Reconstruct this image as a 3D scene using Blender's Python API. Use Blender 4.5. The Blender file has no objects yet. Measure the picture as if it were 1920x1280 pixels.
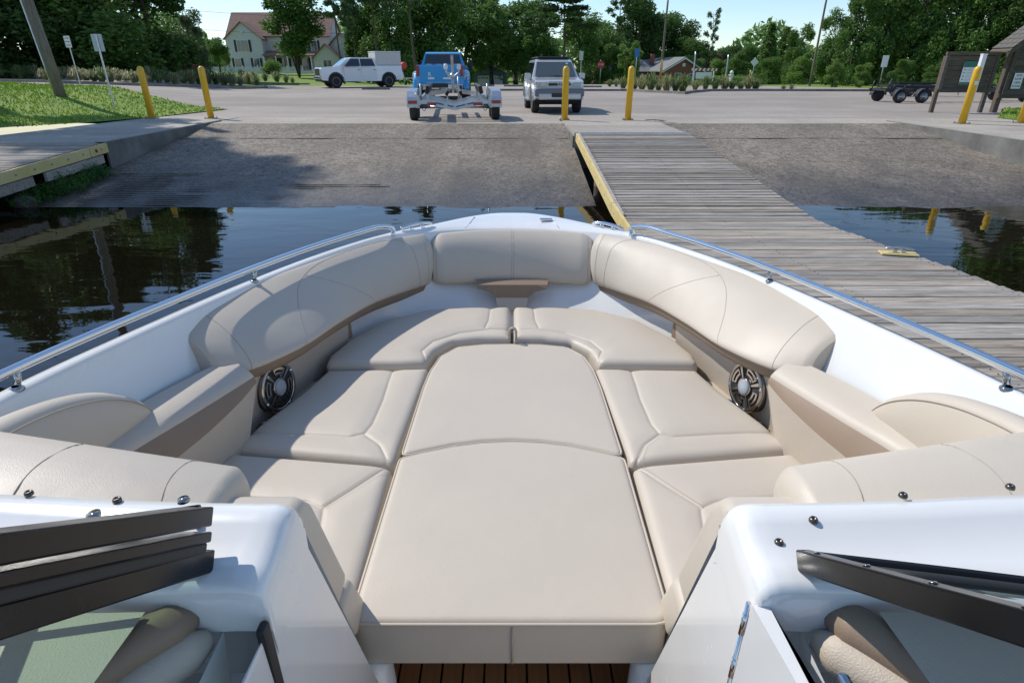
import bpy, bmesh, math, random
import numpy as np
from mathutils import Vector, Matrix
from mathutils.geometry import delaunay_2d_cdt
from mathutils.bvhtree import BVHTree
R = math.radians
scene = bpy.context.scene
C = scene.collection

# ------------------------------------------------------------------ camera
CAM_Z = 2.10                       # eye height above the water
PITCH = R(25.09)
cd = bpy.data.cameras.new('camera')
cd.sensor_width = 36.0; cd.lens = 20.625; cd.clip_start = 0.02; cd.clip_end = 2000
cam = bpy.data.objects.new('camera', cd); C.objects.link(cam)
cam.location = (0, 0, CAM_Z); cam.rotation_euler = (R(90) - PITCH, 0, 0)
scene.camera = cam

# ------------------------------------------------------------------ sky and sun
SUN_TO = Vector((-0.84, 0.54, 1.0)).normalized()        # direction towards the sun: ahead and to the left
sun_el = math.asin(SUN_TO.z); sun_az = math.atan2(SUN_TO.x, SUN_TO.y)
w = bpy.data.worlds.new('World'); scene.world = w; w.use_nodes = True
nt = w.node_tree; nt.nodes.clear()
wo = nt.nodes.new('ShaderNodeOutputWorld'); bg = nt.nodes.new('ShaderNodeBackground')
sk = nt.nodes.new('ShaderNodeTexSky'); sk.sky_type = 'NISHITA'; sk.sun_disc = False
sk.sun_elevation = sun_el; sk.sun_rotation = sun_az
sk.air_density = 1.0; sk.dust_density = 0.0; sk.ozone_density = 2.0
# thin cirrus over the whole sky
tc = nt.nodes.new('ShaderNodeTexCoord'); mp = nt.nodes.new('ShaderNodeMapping'); mp.inputs['Scale'].default_value = (1.2, 2.6, 7.0)
ns = nt.nodes.new('ShaderNodeTexNoise'); ns.inputs['Scale'].default_value = 1.6; ns.inputs['Detail'].default_value = 6; ns.inputs['Roughness'].default_value = .6
rp = nt.nodes.new('ShaderNodeValToRGB'); rp.color_ramp.elements[0].position = .42; rp.color_ramp.elements[1].position = .78
rp.color_ramp.elements[1].color = (.45, .45, .45, 1)
mx = nt.nodes.new('ShaderNodeMixRGB'); mx.inputs[2].default_value = (5.6, 6.0, 6.4, 1)
L = nt.links.new
L(tc.outputs['Generated'], mp.inputs[0]); L(mp.outputs[0], ns.inputs[0]); L(ns.outputs[0], rp.inputs[0])
L(rp.outputs[0], mx.inputs[0]); L(sk.outputs[0], mx.inputs[1]); tn = nt.nodes.new('ShaderNodeMixRGB'); tn.blend_type = 'MULTIPLY'; tn.inputs[0].default_value = 1; tn.inputs[2].default_value = (.84, .935, 1.04, 1); L(mx.outputs[0], tn.inputs[1]); L(tn.outputs[0], bg.inputs[0]); L(bg.outputs[0], wo.inputs[0])
bg.inputs[1].default_value = 0.148
sd = bpy.data.lights.new('sun', 'SUN'); sd.energy = 4.0; sd.angle = R(0.6); sd.color = (1.0, .955, .88)
so = bpy.data.objects.new('sun', sd); C.objects.link(so); so.rotation_euler = SUN_TO.to_track_quat('Z', 'Y').to_euler()
scene.view_settings.view_transform = 'Standard'; scene.view_settings.look = 'None'
scene.view_settings.exposure = 0.03; scene.view_settings.gamma = 1.0; scene.view_settings.use_curve_mapping = False
scene.render.engine = 'CYCLES'
scene.cycles.max_bounces = 8; scene.cycles.transparent_max_bounces = 12
scene.cycles.sample_clamp_indirect = 8

# ------------------------------------------------------------------ helpers
_s, _c = math.sin(PITCH), math.cos(PITCH)
def P(px, py, h):
    """where a sight line meets the level h metres below the eye (used to take measurements)"""
    v = (py - 640) / 1100; d = h / (_s + v * _c)
    return Vector(((px - 960) / 1100 * d, (_c - v * _s) * d, CAM_Z - h))

def obj(name, me, m=None, parent=None, smooth=False):
    if isinstance(me, MB): me = me.mesh(name)
    o = bpy.data.objects.new(name, me); C.objects.link(o)
    if m is not None and not me.materials: me.materials.append(m)
    if smooth: me.shade_smooth()
    if parent: o.parent = parent
    return o
def tag(o, label, cat=None, group=None, kind=None):
    if label: o['label'] = label
    if cat: o['category'] = cat
    if group: o['group'] = group
    if kind: o['kind'] = kind
    return o
def thing(name, label, cat, loc=(0, 0, 0), rz=0, group=None):
    o = bpy.data.objects.new(name, None); C.objects.link(o); o.empty_display_size = .2
    o.location = loc; o.rotation_euler = (0, 0, rz)
    return tag(o, label, cat, group)
def struct(name, me, m, smooth=False, kind='structure'):
    o = obj(name, me, m, None, smooth); o['kind'] = kind; return o
def copy_tree(o, parent=None):
    c = o.copy(); C.objects.link(c); c.parent = parent
    for ch in list(o.children): copy_tree(ch, c)
    return c

class MB:
    def __init__(s): s.v = []; s.f = []; s.mi = []; s.sm = []
    def add(s, vs, fs, mi=0, sm=False):
        b = len(s.v); s.v += [tuple(v) for v in vs]
        for f in fs: s.f.append(tuple(i + b for i in f)); s.mi.append(mi); s.sm.append(sm)
        return s
    def box(s, c, d, rz=0, mi=0, rx=0, ry=0, taper=1.0):
        M = Matrix.Rotation(rz, 3, 'Z') @ Matrix.Rotation(ry, 3, 'Y') @ Matrix.Rotation(rx, 3, 'X')
        vs = []
        for z in (-.5, .5):
            k = taper if z > 0 else 1
            for x, y in ((-.5, -.5), (.5, -.5), (.5, .5), (-.5, .5)):
                vs.append(M @ Vector((x * d[0] * k, y * d[1] * k, z * d[2])) + Vector(c))
        return s.add(vs, [(3, 2, 1, 0), (4, 5, 6, 7), (0, 1, 5, 4), (1, 2, 6, 5), (2, 3, 7, 6), (3, 0, 4, 7)], mi)
    def bbox(s, c, d, b=.01, rz=0, mi=0, rx=0, ry=0):
        """box with chamfered edges"""
        bm = bmesh.new(); bmesh.ops.create_cube(bm, size=1)
        for v in bm.verts: v.co = Vector((v.co.x * d[0], v.co.y * d[1], v.co.z * d[2]))
        bmesh.ops.bevel(bm, geom=bm.edges[:], offset=b, segments=2, profile=.5, affect='EDGES')
        M = Matrix.Rotation(rz, 3, 'Z') @ Matrix.Rotation(ry, 3, 'Y') @ Matrix.Rotation(rx, 3, 'X')
        bm.verts.index_update()
        s.add([M @ v.co + Vector(c) for v in bm.verts], [[v.index for v in f.verts] for f in bm.faces], mi, False)
        bm.free(); return s
    def tube(s, pts, r, n=8, mi=0, cap=True, closed=False):
        pts = [Vector(p) for p in pts]; N = len(pts)
        rr = r if isinstance(r, (list, tuple)) else [r] * N
        vs = []; fs = []; up = None
        for i, p in enumerate(pts):
            if closed: t = pts[(i + 1) % N] - pts[i - 1]
            else: t = pts[min(i + 1, N - 1)] - pts[max(i - 1, 0)]
            t = t.normalized() if t.length > 1e-9 else Vector((0, 0, 1))
            if up is None: up = Vector((0, 0, 1)) if abs(t.z) < .9 else Vector((0, 1, 0))
            a = t.cross(up)
            if a.length < 1e-6: a = t.orthogonal()
            a.normalize(); b = a.cross(t).normalized(); up = b
            for k in range(n):
                q = 2 * math.pi * k / n
                vs.append(p + (a * math.cos(q) + b * math.sin(q)) * rr[i])
        for i in range(N if closed else N - 1):
            j = (i + 1) % N
            for k in range(n):
                fs.append((i * n + k, i * n + (k + 1) % n, j * n + (k + 1) % n, j * n + k))
        s.add(vs, fs, mi, True)
        if cap and not closed:
            b = len(s.v) - len(vs)
            s.f.append(tuple(b + k for k in range(n))[::-1]); s.mi.append(mi); s.sm.append(False)
            s.f.append(tuple(b + (N - 1) * n + k for k in range(n))); s.mi.append(mi); s.sm.append(False)
        return s
    def lathe(s, prof, n=20, o=(0, 0, 0), axis='Z', mi=0, sm=True):
        """profile [(r,z)] turned round an axis through o"""
        vs = []; fs = []
        for r, z in prof:
            for k in range(n):
                q = 2 * math.pi * k / n; a, b = r * math.cos(q), r * math.sin(q)
                v = (a, b, z) if axis == 'Z' else ((z, a, b) if axis == 'X' else (b, z, a))
                vs.append(Vector(v) + Vector(o))
        for i in range(len(prof) - 1):
            for k in range(n): fs.append((i * n + k, i * n + (k + 1) % n, (i + 1) * n + (k + 1) % n, (i + 1) * n + k))
        fs.append(tuple(range(n))[::-1]); fs.append(tuple((len(prof) - 1) * n + k for k in range(n)))
        return s.add(vs, fs, mi, sm)
    def prism(s, poly, z0, z1, mi=0):
        n = len(poly); vs = [(p[0], p[1], z0) for p in poly] + [(p[0], p[1], z1) for p in poly]
        return s.add(vs, [tuple(range(n))[::-1], tuple(range(n, 2 * n))] + [(i, (i + 1) % n, n + (i + 1) % n, n + i) for i in range(n)], mi)
    def extr(s, poly, off, mi=0):
        """a flat 3-D polygon pushed along off"""
        n = len(poly); vs = [Vector(p) for p in poly]; off = Vector(off); vs += [v + off for v in vs]
        return s.add(vs, [tuple(range(n))[::-1], tuple(range(n, 2 * n))] + [(i, (i + 1) % n, n + (i + 1) % n, n + i) for i in range(n)], mi)
    def grid(s, rows, mi=0, closed=False, sm=True):
        m = len(rows[0]); vs = [p for r in rows for p in r]; fs = []
        for i in range(len(rows) - 1):
            for k in range(m if closed else m - 1):
                k2 = (k + 1) % m; fs.append((i * m + k, i * m + k2, (i + 1) * m + k2, (i + 1) * m + k))
        return s.add(vs, fs, mi, sm)
    def mesh(s, name, fix=True):
        me = bpy.data.meshes.new(name); me.from_pydata([tuple(v) for v in s.v], [], s.f)
        me.polygons.foreach_set('material_index', s.mi); me.polygons.foreach_set('use_smooth', s.sm)
        if fix and len(s.f) < 60000:
            bm = bmesh.new(); bm.from_mesh(me); bmesh.ops.recalc_face_normals(bm, faces=bm.faces); bm.to_mesh(me); bm.free()
        me.update(); return me

def mirror(me, name=None):
    """a mesh reflected in the boat's centre plane"""
    m2 = me.copy()
    if name: m2.name = name
    for v in m2.vertices: v.co.x = -v.co.x
    m2.flip_normals(); return m2

def spline(pts, n):
    """Catmull-Rom through pts, n steps per span"""
    pts = [Vector(p) for p in pts]; out = []
    for i in range(len(pts) - 1):
        a = pts[i - 1] if i else pts[0] * 2 - pts[1]; b, c = pts[i], pts[i + 1]
        d = pts[i + 2] if i + 2 < len(pts) else pts[-1] * 2 - pts[-2]
        for k in range(n):
            t = k / n
            out.append(.5 * ((2 * b) + (c - a) * t + (2 * a - 5 * b + 4 * c - d) * t * t + (3 * b - a - 3 * c + d) * t ** 3))
    out.append(pts[-1]); return out
def sstep(a, b, x):
    t = max(0, min(1, (x - a) / (b - a))); return t * t * (3 - 2 * t)

# ------------------------------------------------------------------ materials
def mat(name, col, rough=.5, metal=0, var=0, vscale=5, bump=0, bscale=50, col2=None, coat=0, spec=.5, detail=4, stretch=None, coord='Object', trans=0, island=0, sheen=0, bump2=0, b2scale=9, rvar=0):
    m = bpy.data.materials.new(name); m.use_nodes = True; n = m.node_tree; b = n.nodes['Principled BSDF']
    b.inputs['Roughness'].default_value = rough; b.inputs['Metallic'].default_value = metal
    b.inputs['Base Color'].default_value = (*col, 1); b.inputs['Coat Weight'].default_value = coat
    b.inputs['Coat Roughness'].default_value = .04; b.inputs['Specular IOR Level'].default_value = spec
    if sheen: b.inputs['Sheen Weight'].default_value = sheen
    tcn = n.nodes.new('ShaderNodeTexCoord'); src = tcn.outputs[coord]
    if stretch:
        mpn = n.nodes.new('ShaderNodeMapping'); mpn.inputs['Scale'].default_value = stretch
        n.links.new(src, mpn.inputs[0]); src = mpn.outputs[0]
    if var or col2:
        t = n.nodes.new('ShaderNodeTexNoise'); t.inputs['Scale'].default_value = vscale; t.inputs['Detail'].default_value = detail; t.inputs['Roughness'].default_value = .62
        n.links.new(src, t.inputs['Vector'])
        rmp = n.nodes.new('ShaderNodeValToRGB'); rmp.color_ramp.elements[0].position = .32; rmp.color_ramp.elements[1].position = .68
        c2 = col2 if col2 else tuple(min(1, x * (1 + var)) for x in col); c1 = col if col2 else tuple(x * (1 - var) for x in col)
        rmp.color_ramp.elements[0].color = (*c1, 1); rmp.color_ramp.elements[1].color = (*c2, 1)
        n.links.new(t.outputs[0], rmp.inputs[0]); out = rmp.outputs[0]
        if island:
            g = n.nodes.new('ShaderNodeNewGeometry'); hs = n.nodes.new('ShaderNodeHueSaturation')
            mr = n.nodes.new('ShaderNodeMapRange'); mr.inputs[3].default_value = 1 - island; mr.inputs[4].default_value = 1 + island
            n.links.new(g.outputs['Random Per Island'], mr.inputs[0]); n.links.new(mr.outputs[0], hs.inputs['Value']); n.links.new(out, hs.inputs['Color']); out = hs.outputs[0]
        n.links.new(out, b.inputs['Base Color'])
    if bump:
        t2 = n.nodes.new('ShaderNodeTexNoise'); t2.inputs['Scale'].default_value = bscale; t2.inputs['Detail'].default_value = 3
        n.links.new(src, t2.inputs['Vector'])
        bp = n.nodes.new('ShaderNodeBump'); bp.inputs['Strength'].default_value = bump; bp.inputs['Distance'].default_value = .01
        n.links.new(t2.outputs[0], bp.inputs['Height']); n.links.new(bp.outputs[0], b.inputs['Normal'])
    if bump2:                                           # soft puckers and sag over the fine grain
        t3 = n.nodes.new('ShaderNodeTexNoise'); t3.inputs['Scale'].default_value = b2scale; t3.inputs['Detail'].default_value = 3; t3.inputs['Distortion'].default_value = .8
        n.links.new(src, t3.inputs['Vector']); bq = n.nodes.new('ShaderNodeBump'); bq.inputs['Strength'].default_value = bump2; bq.inputs['Distance'].default_value = .02
        n.links.new(t3.outputs[0], bq.inputs['Height']); n.links.new(bq.outputs[0], bp.inputs['Normal'])
    if rvar:
        t4 = n.nodes.new('ShaderNodeTexNoise'); t4.inputs['Scale'].default_value = 7; t4.inputs['Detail'].default_value = 7; n.links.new(src, t4.inputs['Vector'])
        m4 = n.nodes.new('ShaderNodeMapRange'); m4.inputs[1].default_value = .3; m4.inputs[2].default_value = .7; m4.inputs[3].default_value = max(.02, rough - rvar); m4.inputs[4].default_value = rough + rvar
        n.links.new(t4.outputs[0], m4.inputs[0]); n.links.new(m4.outputs[0], b.inputs['Roughness'])
    if trans:
        tr = n.nodes.new('ShaderNodeBsdfTranslucent'); ms = n.nodes.new('ShaderNodeMixShader'); ms.inputs[0].default_value = trans
        src_c = b.inputs['Base Color'].links[0].from_socket if b.inputs['Base Color'].links else None
        if src_c: n.links.new(src_c, tr.inputs[0])
        else: tr.inputs[0].default_value = (*col, 1)
        n.links.new(b.outputs[0], ms.inputs[1]); n.links.new(tr.outputs[0], ms.inputs[2]); n.links.new(ms.outputs[0], n.nodes['Material Output'].inputs[0])
    return m
def glass(name, col, alpha, rough=.02):
    """tinted pane: part see-through film, part mirror"""
    m = bpy.data.materials.new(name); m.use_nodes = True; n = m.node_tree; n.nodes.clear()
    o = n.nodes.new('ShaderNodeOutputMaterial'); t = n.nodes.new('ShaderNodeBsdfTransparent'); t.inputs[0].default_value = (*col, 1)
    g = n.nodes.new('ShaderNodeBsdfGlossy'); g.inputs['Roughness'].default_value = rough
    fr = n.nodes.new('ShaderNodeFresnel'); fr.inputs[0].default_value = 1.5; ms = n.nodes.new('ShaderNodeMixShader')
    n.links.new(fr.outputs[0], ms.inputs[0]); n.links.new(t.outputs[0], ms.inputs[1]); n.links.new(g.outputs[0], ms.inputs[2]); n.links.new(ms.outputs[0], o.inputs[0])
    return m
M = {}
M['gel'] = mat('white_gelcoat', (.77, .76, .735), .2, coat=.7, var=.02, vscale=5, rvar=.1)
M['gel_in'] = mat('white_liner', (.72, .73, .73), .3, coat=.3, rvar=.1)
M['snap'] = mat('bronze_snap', (.12, .105, .09), .3, .8)
M['vinyl'] = mat('cream_vinyl', (.555, .488, .402), .47, var=.018, vscale=2.5, bump=.12, bscale=420, spec=.42, bump2=.10, b2scale=6, rvar=.06)
M['vinyl2'] = mat('cream_vinyl_side', (.52, .45, .365), .52, var=.03, vscale=3, bump=.22, bscale=380, spec=.4, bump2=.15, b2scale=6)
M['tan'] = mat('tan_vinyl', (.27, .195, .135), .5, var=.05, vscale=4, bump=.12, bscale=420, spec=.4)
M['seam'] = mat('seam_thread', (.40, .345, .28), .7)
M['pipe'] = mat('vinyl_piping', (.54, .465, .375), .45)
M['steel'] = mat('polished_steel', (.75, .76, .78), .08, 1)
M['dsteel'] = mat('smoked_chrome', (.42, .38, .34), .1, 1)
M['mesh'] = mat('speaker_mesh', (.03, .033, .036), .5, bump=.6, bscale=600)
M['hubgrey'] = mat('grey_speaker_hub', (.33, .36, .39), .5)
M['blackal'] = mat('black_anodised', (.006, .006, .0065), .24, var=.3, vscale=9, spec=.3, rvar=.08)
M['rubber'] = mat('black_rubber', (.018, .018, .019), .6)
M['wsglass'] = glass('green_tinted_glass', (.62, .76, .68), .8)
M['teak'] = mat('teak_decking', (.30, .135, .055), .55, col2=(.42, .20, .085), vscale=3, stretch=(14, 1.2, 1), bump=.1, bscale=90)
M['caulk'] = mat('black_caulk', (.01, .01, .01), .6)
M['wood'] = None
M['yellow'] = mat('yellow_paint', (.74, .42, .012), .42, var=.06, vscale=6, coat=.2)
M['yellowb'] = mat('faded_yellow_board', (.62, .47, .17), .6, col2=(.70, .56, .26), vscale=2.5, bump=.15, bscale=60)
M['conc'] = mat('concrete', (.30, .275, .24), .85, col2=(.40, .37, .33), vscale=1.3, bump=.25, bscale=70, detail=8)
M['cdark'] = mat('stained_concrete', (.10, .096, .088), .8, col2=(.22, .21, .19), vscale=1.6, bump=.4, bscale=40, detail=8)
M['steelg'] = mat('galvanised_steel', (.50, .52, .54), .38, .85, var=.12, vscale=10)
M['black'] = mat('black_plastic', (.02, .02, .021), .5)
M['tyre'] = mat('tyre_rubber', (.022, .022, .023), .75, bump=.3, bscale=60)
M['dglass'] = mat('dark_car_glass', (.012, .016, .02), .04, coat=1, spec=.8)
M['chrome'] = mat('chrome', (.7, .71, .72), .1, 1)
M['red'] = mat('red_lens', (.32, .012, .015), .2, coat=.6)
M['white'] = mat('white_paint', (.74, .75, .76), .4)
# ------------------------------------------------------------------ terrain and setting
LOT = .73
RAMP_TOP, RAMP_WATER = 16.5, 9.72
def g(x, y):
    """height of the land: level lot, rising to the left, falling away behind"""
    z = LOT + .66 * sstep(0, 9, -x - 10.2 - .3 * (y - 18))
    z -= 2.0 * sstep(52, 108, y) * sstep(-32, -6, x)
    return z
def ground_at(px, py):
    v = (py - 640) / 1100; d = Vector(((px - 960) / 1100, _c - v * _s, -(_s + v * _c)))
    t = 5.0
    while t < 400:
        p = Vector((0, 0, CAM_Z)) + d * t
        if p.z <= g(p.x, p.y): return p
        t += .05
    return p
def draped(poly, step, dz, fn=g):
    """a sheet that follows the land inside a plan polygon"""
    xs = [p[0] for p in poly]; ys = [p[1] for p in poly]; pts = []; n0 = 0
    for i in range(len(poly)):
        a, b = Vector(poly[i][:2]), Vector(poly[(i + 1) % len(poly)][:2]); k = max(1, int((b - a).length / step))
        for j in range(k): pts.append(a.lerp(b, j / k))
    n0 = len(pts); y = min(ys) + step * .5
    while y < max(ys):
        x = min(xs) + step * .5
        while x < max(xs): pts.append(Vector((x + random.uniform(-.1, .1) * step, y))); x += step
        y += step
    vs, _, fs, _, _, _ = delaunay_2d_cdt(pts, [], [list(range(n0))], 1, 1e-5)
    m = MB(); m.add([(v.x, v.y, fn(v.x, v.y) + dz) for v in vs], [tuple(f) for f in fs], 0, True)
    return m

def ground_mat(name, c1, c2, scale, c3=None, rough=.9, bump=.3, bs=60, speck=0, wet=None):
    m = bpy.data.materials.new(name); m.use_nodes = True; n = m.node_tree; b = n.nodes['Principled BSDF']; l = n.links.new
    t = n.nodes.new('ShaderNodeTexCoord')
    a = n.nodes.new('ShaderNodeTexNoise'); a.inputs['Scale'].default_value = scale; a.inputs['Detail'].default_value = 9; a.inputs['Roughness'].default_value = .65
    l(t.outputs['Object'], a.inputs[0])
    r = n.nodes.new('ShaderNodeValToRGB'); r.color_ramp.elements[0].position = .35; r.color_ramp.elements[1].position = .66
    r.color_ramp.elements[0].color = (*c1, 1); r.color_ramp.elements[1].color = (*c2, 1); l(a.outputs[0], r.inputs[0]); out = r.outputs[0]
    if speck:                                           # aggregate grains
        f = n.nodes.new('ShaderNodeTexVoronoi'); f.inputs['Scale'].default_value = 30; l(t.outputs['Object'], f.inputs['Vector'])
        bw = n.nodes.new('ShaderNodeRGBToBW'); l(f.outputs['Color'], bw.inputs[0])
        f2 = n.nodes.new('ShaderNodeTexNoise'); f2.inputs['Scale'].default_value = 7; f2.inputs['Detail'].default_value = 7; f2.inputs['Roughness'].default_value = .75; l(t.outputs['Object'], f2.inputs[0])
        sm_ = n.nodes.new('ShaderNodeMath'); sm_.operation = 'MULTIPLY_ADD'; sm_.inputs[1].default_value = .45; l(bw.outputs[0], sm_.inputs[0]); l(f2.outputs[0], sm_.inputs[2])
        mr_ = n.nodes.new('ShaderNodeMapRange'); mr_.inputs[1].default_value = .45; mr_.inputs[2].default_value = 1.0; mr_.inputs[3].default_value = 1 - .55 * speck; mr_.inputs[4].default_value = 1 + .6 * speck; l(sm_.outputs[0], mr_.inputs[0])
        mm = n.nodes.new('ShaderNodeMixRGB'); mm.blend_type = 'MULTIPLY'; mm.inputs[0].default_value = 1; l(out, mm.inputs[1]); l(mr_.outputs[0], mm.inputs[2]); out = mm.outputs[0]
    if c3:                                              # long streaks along the traffic
        mp_ = n.nodes.new('ShaderNodeMapping'); mp_.inputs['Scale'].default_value = c3[1]; l(t.outputs['Object'], mp_.inputs[0])
        s2 = n.nodes.new('ShaderNodeTexNoise'); s2.inputs['Scale'].default_value = 1; s2.inputs['Detail'].default_value = 5; l(mp_.outputs[0], s2.inputs[0])
        r2 = n.nodes.new('ShaderNodeValToRGB'); r2.color_ramp.elements[0].position = .45; r2.color_ramp.elements[1].position = .7; l(s2.outputs[0], r2.inputs[0])
        m2 = n.nodes.new('ShaderNodeMixRGB'); m2.inputs[2].default_value = (*c3[0], 1); l(out, m2.inputs[1])
        k = n.nodes.new('ShaderNodeMath'); k.operation = 'MULTIPLY'; k.inputs[1].default_value = .6; l(r2.outputs[0], k.inputs[0]); l(k.outputs[0], m2.inputs[0]); out = m2.outputs[0]
    if wet:                                             # soaked strip above the water line, by height
        sp = n.nodes.new('ShaderNodeSeparateXYZ'); l(t.outputs['Object'], sp.inputs[0])
        nz = n.nodes.new('ShaderNodeTexNoise'); nz.inputs['Scale'].default_value = 1.1; nz.inputs['Detail'].default_value = 6; l(t.outputs['Object'], nz.inputs[0])
        ad = n.nodes.new('ShaderNodeMath'); ad.operation = 'MULTIPLY_ADD'; ad.inputs[1].default_value = .22; l(nz.outputs[0], ad.inputs[0]); l(sp.outputs[2], ad.inputs[2])
        mr = n.nodes.new('ShaderNodeMapRange'); mr.inputs[1].default_value = wet[0]; mr.inputs[2].default_value = wet[1]; mr.inputs[3].default_value = 1; mr.inputs[4].default_value = 0; l(ad.outputs[0], mr.inputs[0])
        m3 = n.nodes.new('ShaderNodeMixRGB'); m3.blend_type = 'MULTIPLY'; m3.inputs[2].default_value = (.36, .36, .37, 1); l(mr.outputs[0], m3.inputs[0]); l(out, m3.inputs[1]); out = m3.outputs[0]
        ro = n.nodes.new('ShaderNodeMapRange'); ro.inputs[3].default_value = rough; ro.inputs[4].default_value = .38; l(mr.outputs[0], ro.inputs[0]); l(ro.outputs[0], b.inputs['Roughness'])
    else: b.inputs['Roughness'].default_value = rough
    l(out, b.inputs['Base Color'])
    q = n.nodes.new('ShaderNodeTexNoise'); q.inputs['Scale'].default_value = bs; q.inputs['Detail'].default_value = 4; l(t.outputs['Object'], q.inputs[0])
    bp = n.nodes.new('ShaderNodeBump'); bp.inputs['Strength'].default_value = bump; bp.inputs['Distance'].default_value = .02; l(q.outputs[0], bp.inputs['Height']); l(bp.outputs[0], b.inputs['Normal'])
    return m
M['lot'] = ground_mat('lot_asphalt', (.285, .245, .208), (.37, .322, .276), .35, ((.225, .188, .16), (.03, .4, 1)), bump=.2, speck=.25)
M['ramp'] = ground_mat('ramp_surface', (.145, .12, .092), (.245, .205, .16), .5, ((.108, .09, .069), (.9, .05, 1)), bump=.5, bs=45, speck=1.15, wet=(.10, .46))
M['apron'] = ground_mat('apron_concrete', (.33, .29, .24), (.43, .385, .32), .6, ((.25, .215, .18), (.08, .9, 1)), bump=.2, speck=.3)
M['grass'] = ground_mat('lawn_turf', (.10, .185, .010), (.19, .285, .022), 1.2, ((.22, .255, .035), (.5, .5, 1)), bump=.8, bs=25)
M['soil'] = ground_mat('bank_soil', (.03, .025, .018), (.07, .055, .04), 2.0, bump=.8, bs=12)
M['kerb'] = mat('kerb_concrete', (.22, .20, .175), .9, var=.25, vscale=2.5, bump=.3, bscale=40)

# water: dark river with small ripples
wm = bpy.data.materials.new('river_water'); wm.use_nodes = True; n = wm.node_tree; b = n.nodes['Principled BSDF']; l = n.links.new
b.inputs['Base Color'].default_value = (.006, .0048, .0028, 1); b.inputs['Roughness'].default_value = .015; b.inputs['IOR'].default_value = 1.333
t = n.nodes.new('ShaderNodeTexCoord')
mp1 = n.nodes.new('ShaderNodeMapping'); mp1.inputs['Scale'].default_value = (.4, 1.1, 1); l(t.outputs['Object'], mp1.inputs[0])
n1 = n.nodes.new('ShaderNodeTexNoise'); n1.inputs['Scale'].default_value = 1.5; n1.inputs['Detail'].default_value = 3; n1.inputs['Roughness'].default_value = .45; n1.inputs['Distortion'].default_value = .6; l(mp1.outputs[0], n1.inputs[0])
n2 = n.nodes.new('ShaderNodeTexNoise'); n2.inputs['Scale'].default_value = 6; n2.inputs['Detail'].default_value = 2; l(mp1.outputs[0], n2.inputs[0])
ma = n.nodes.new('ShaderNodeMath'); ma.operation = 'MULTIPLY_ADD'; ma.inputs[1].default_value = .14; l(n2.outputs[0], ma.inputs[0]); l(n1.outputs[0], ma.inputs[2])
bp = n.nodes.new('ShaderNodeBump'); bp.inputs['Strength'].default_value = .3; bp.inputs['Distance'].default_value = .022; l(ma.outputs[0], bp.inputs['Height']); l(bp.outputs[0], b.inputs['Normal'])
struct('water', MB().add([(-90, -60, 0), (90, -60, 0), (90, 15, 0), (-90, 15, 0)], [(0, 1, 2, 3)]), wm)
# a far bank behind the camera keeps the river closed
struct('far_bank', MB().box((0, -75, 1), (260, 30, 2.4)), M['soil'])

big = MB(); xs = [-320, -220, -150, -110, -85, -66] + [-54 + 3 * i for i in range(40)] + [70, 90, 120, 170, 240, 320]
ysr = [16.5 + 2.5 * i for i in range(42)] + [130, 150, 190, 260, 420]
big.grid([[(x, y, g(x, y) - .07) for x in xs] for y in ysr])
struct('ground', big, M['grass'])
lot_poly = [(-8, 16.5), (1.37, 16.5), (3.95, 16.5), (10.3, 16.5), (14.5, 18.6), (17.5, 22.5), (60, 24.5), (60, 31), (31, 39), (19, 50), (8, 54), (-6, 53), (-10, 50), (-22, 50), (-25, 43), (-60, 62), (-60, 38), (-25, 28.8), (-12.0, 21.6), (-11.4, 18.9), (-9.6, 18.4)]
struct('parking_lot', draped(lot_poly, 1.3, 0), M['lot'])
struct('apron', draped([(-8, 16.5), (1.37, 16.5), (3.95, 16.5), (10.3, 16.5), (13.6, 18.2), (9, 19.6), (1.5, 20.0), (-9.0, 19.7), (-9.3, 18.4)], .9, .006), M['apron'])

def ramp_z(x, y): return LOT - (RAMP_TOP - y) * (LOT / (RAMP_TOP - RAMP_WATER))
def ramp(name, x0, x1):
    m = MB(); rows = []
    for i in range(64):                                 # slightly uneven, so the water's edge wanders
        y = 16.5 - i * .2; f = sstep(16.3, 15, y)
        rows.append([(x, y, ramp_z(0, y) + (.006 if i == 0 else 0) + f * (.007 * math.sin(x * 1.7 + y * .9) + .005 * math.sin(x * 4.1 - y * 2.3 + 1) + .003 * math.sin(x * 9.7 + y * 5))) for x in [x0 + (x1 - x0) * k / 60 for k in range(61)]])
    m.grid(rows); return struct(name, m, M['ramp'])
ramp('ramp', -8.0, 1.40); ramp('ramp', 3.9, 10.3)
for x0_, x1_ in ((-7.98, 1.34), (3.98, 10.28)):
    for yj in (14.75,):
        struct('ramp_joint', MB().box(((x0_ + x1_) / 2, yj, ramp_z(0, yj) + .001), (x1_ - x0_, .014, .022), rx=math.atan(LOT / 6.78)), M['cdark'])
# cast grooves across the foot of the left ramp
gm = MB(); gq_ = random.Random(2)
for i in range(24):
    y = 9.3 + i * .105; e = gq_.uniform(-6.6, -2.2); gm.box(((-7.95 + e) / 2, y, ramp_z(0, y) + .001), (e + 7.95, .03, .008), rx=math.atan(LOT / 6.78))
o = struct('ramp_grooves', gm, M['ramp'], kind='stuff'); tag(o, 'rows of cast grip ridges at the foot of the ramp')

def slab(name, poly, z1, z0, m): return struct(name, MB().prism(poly, z0, z1), m)
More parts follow.
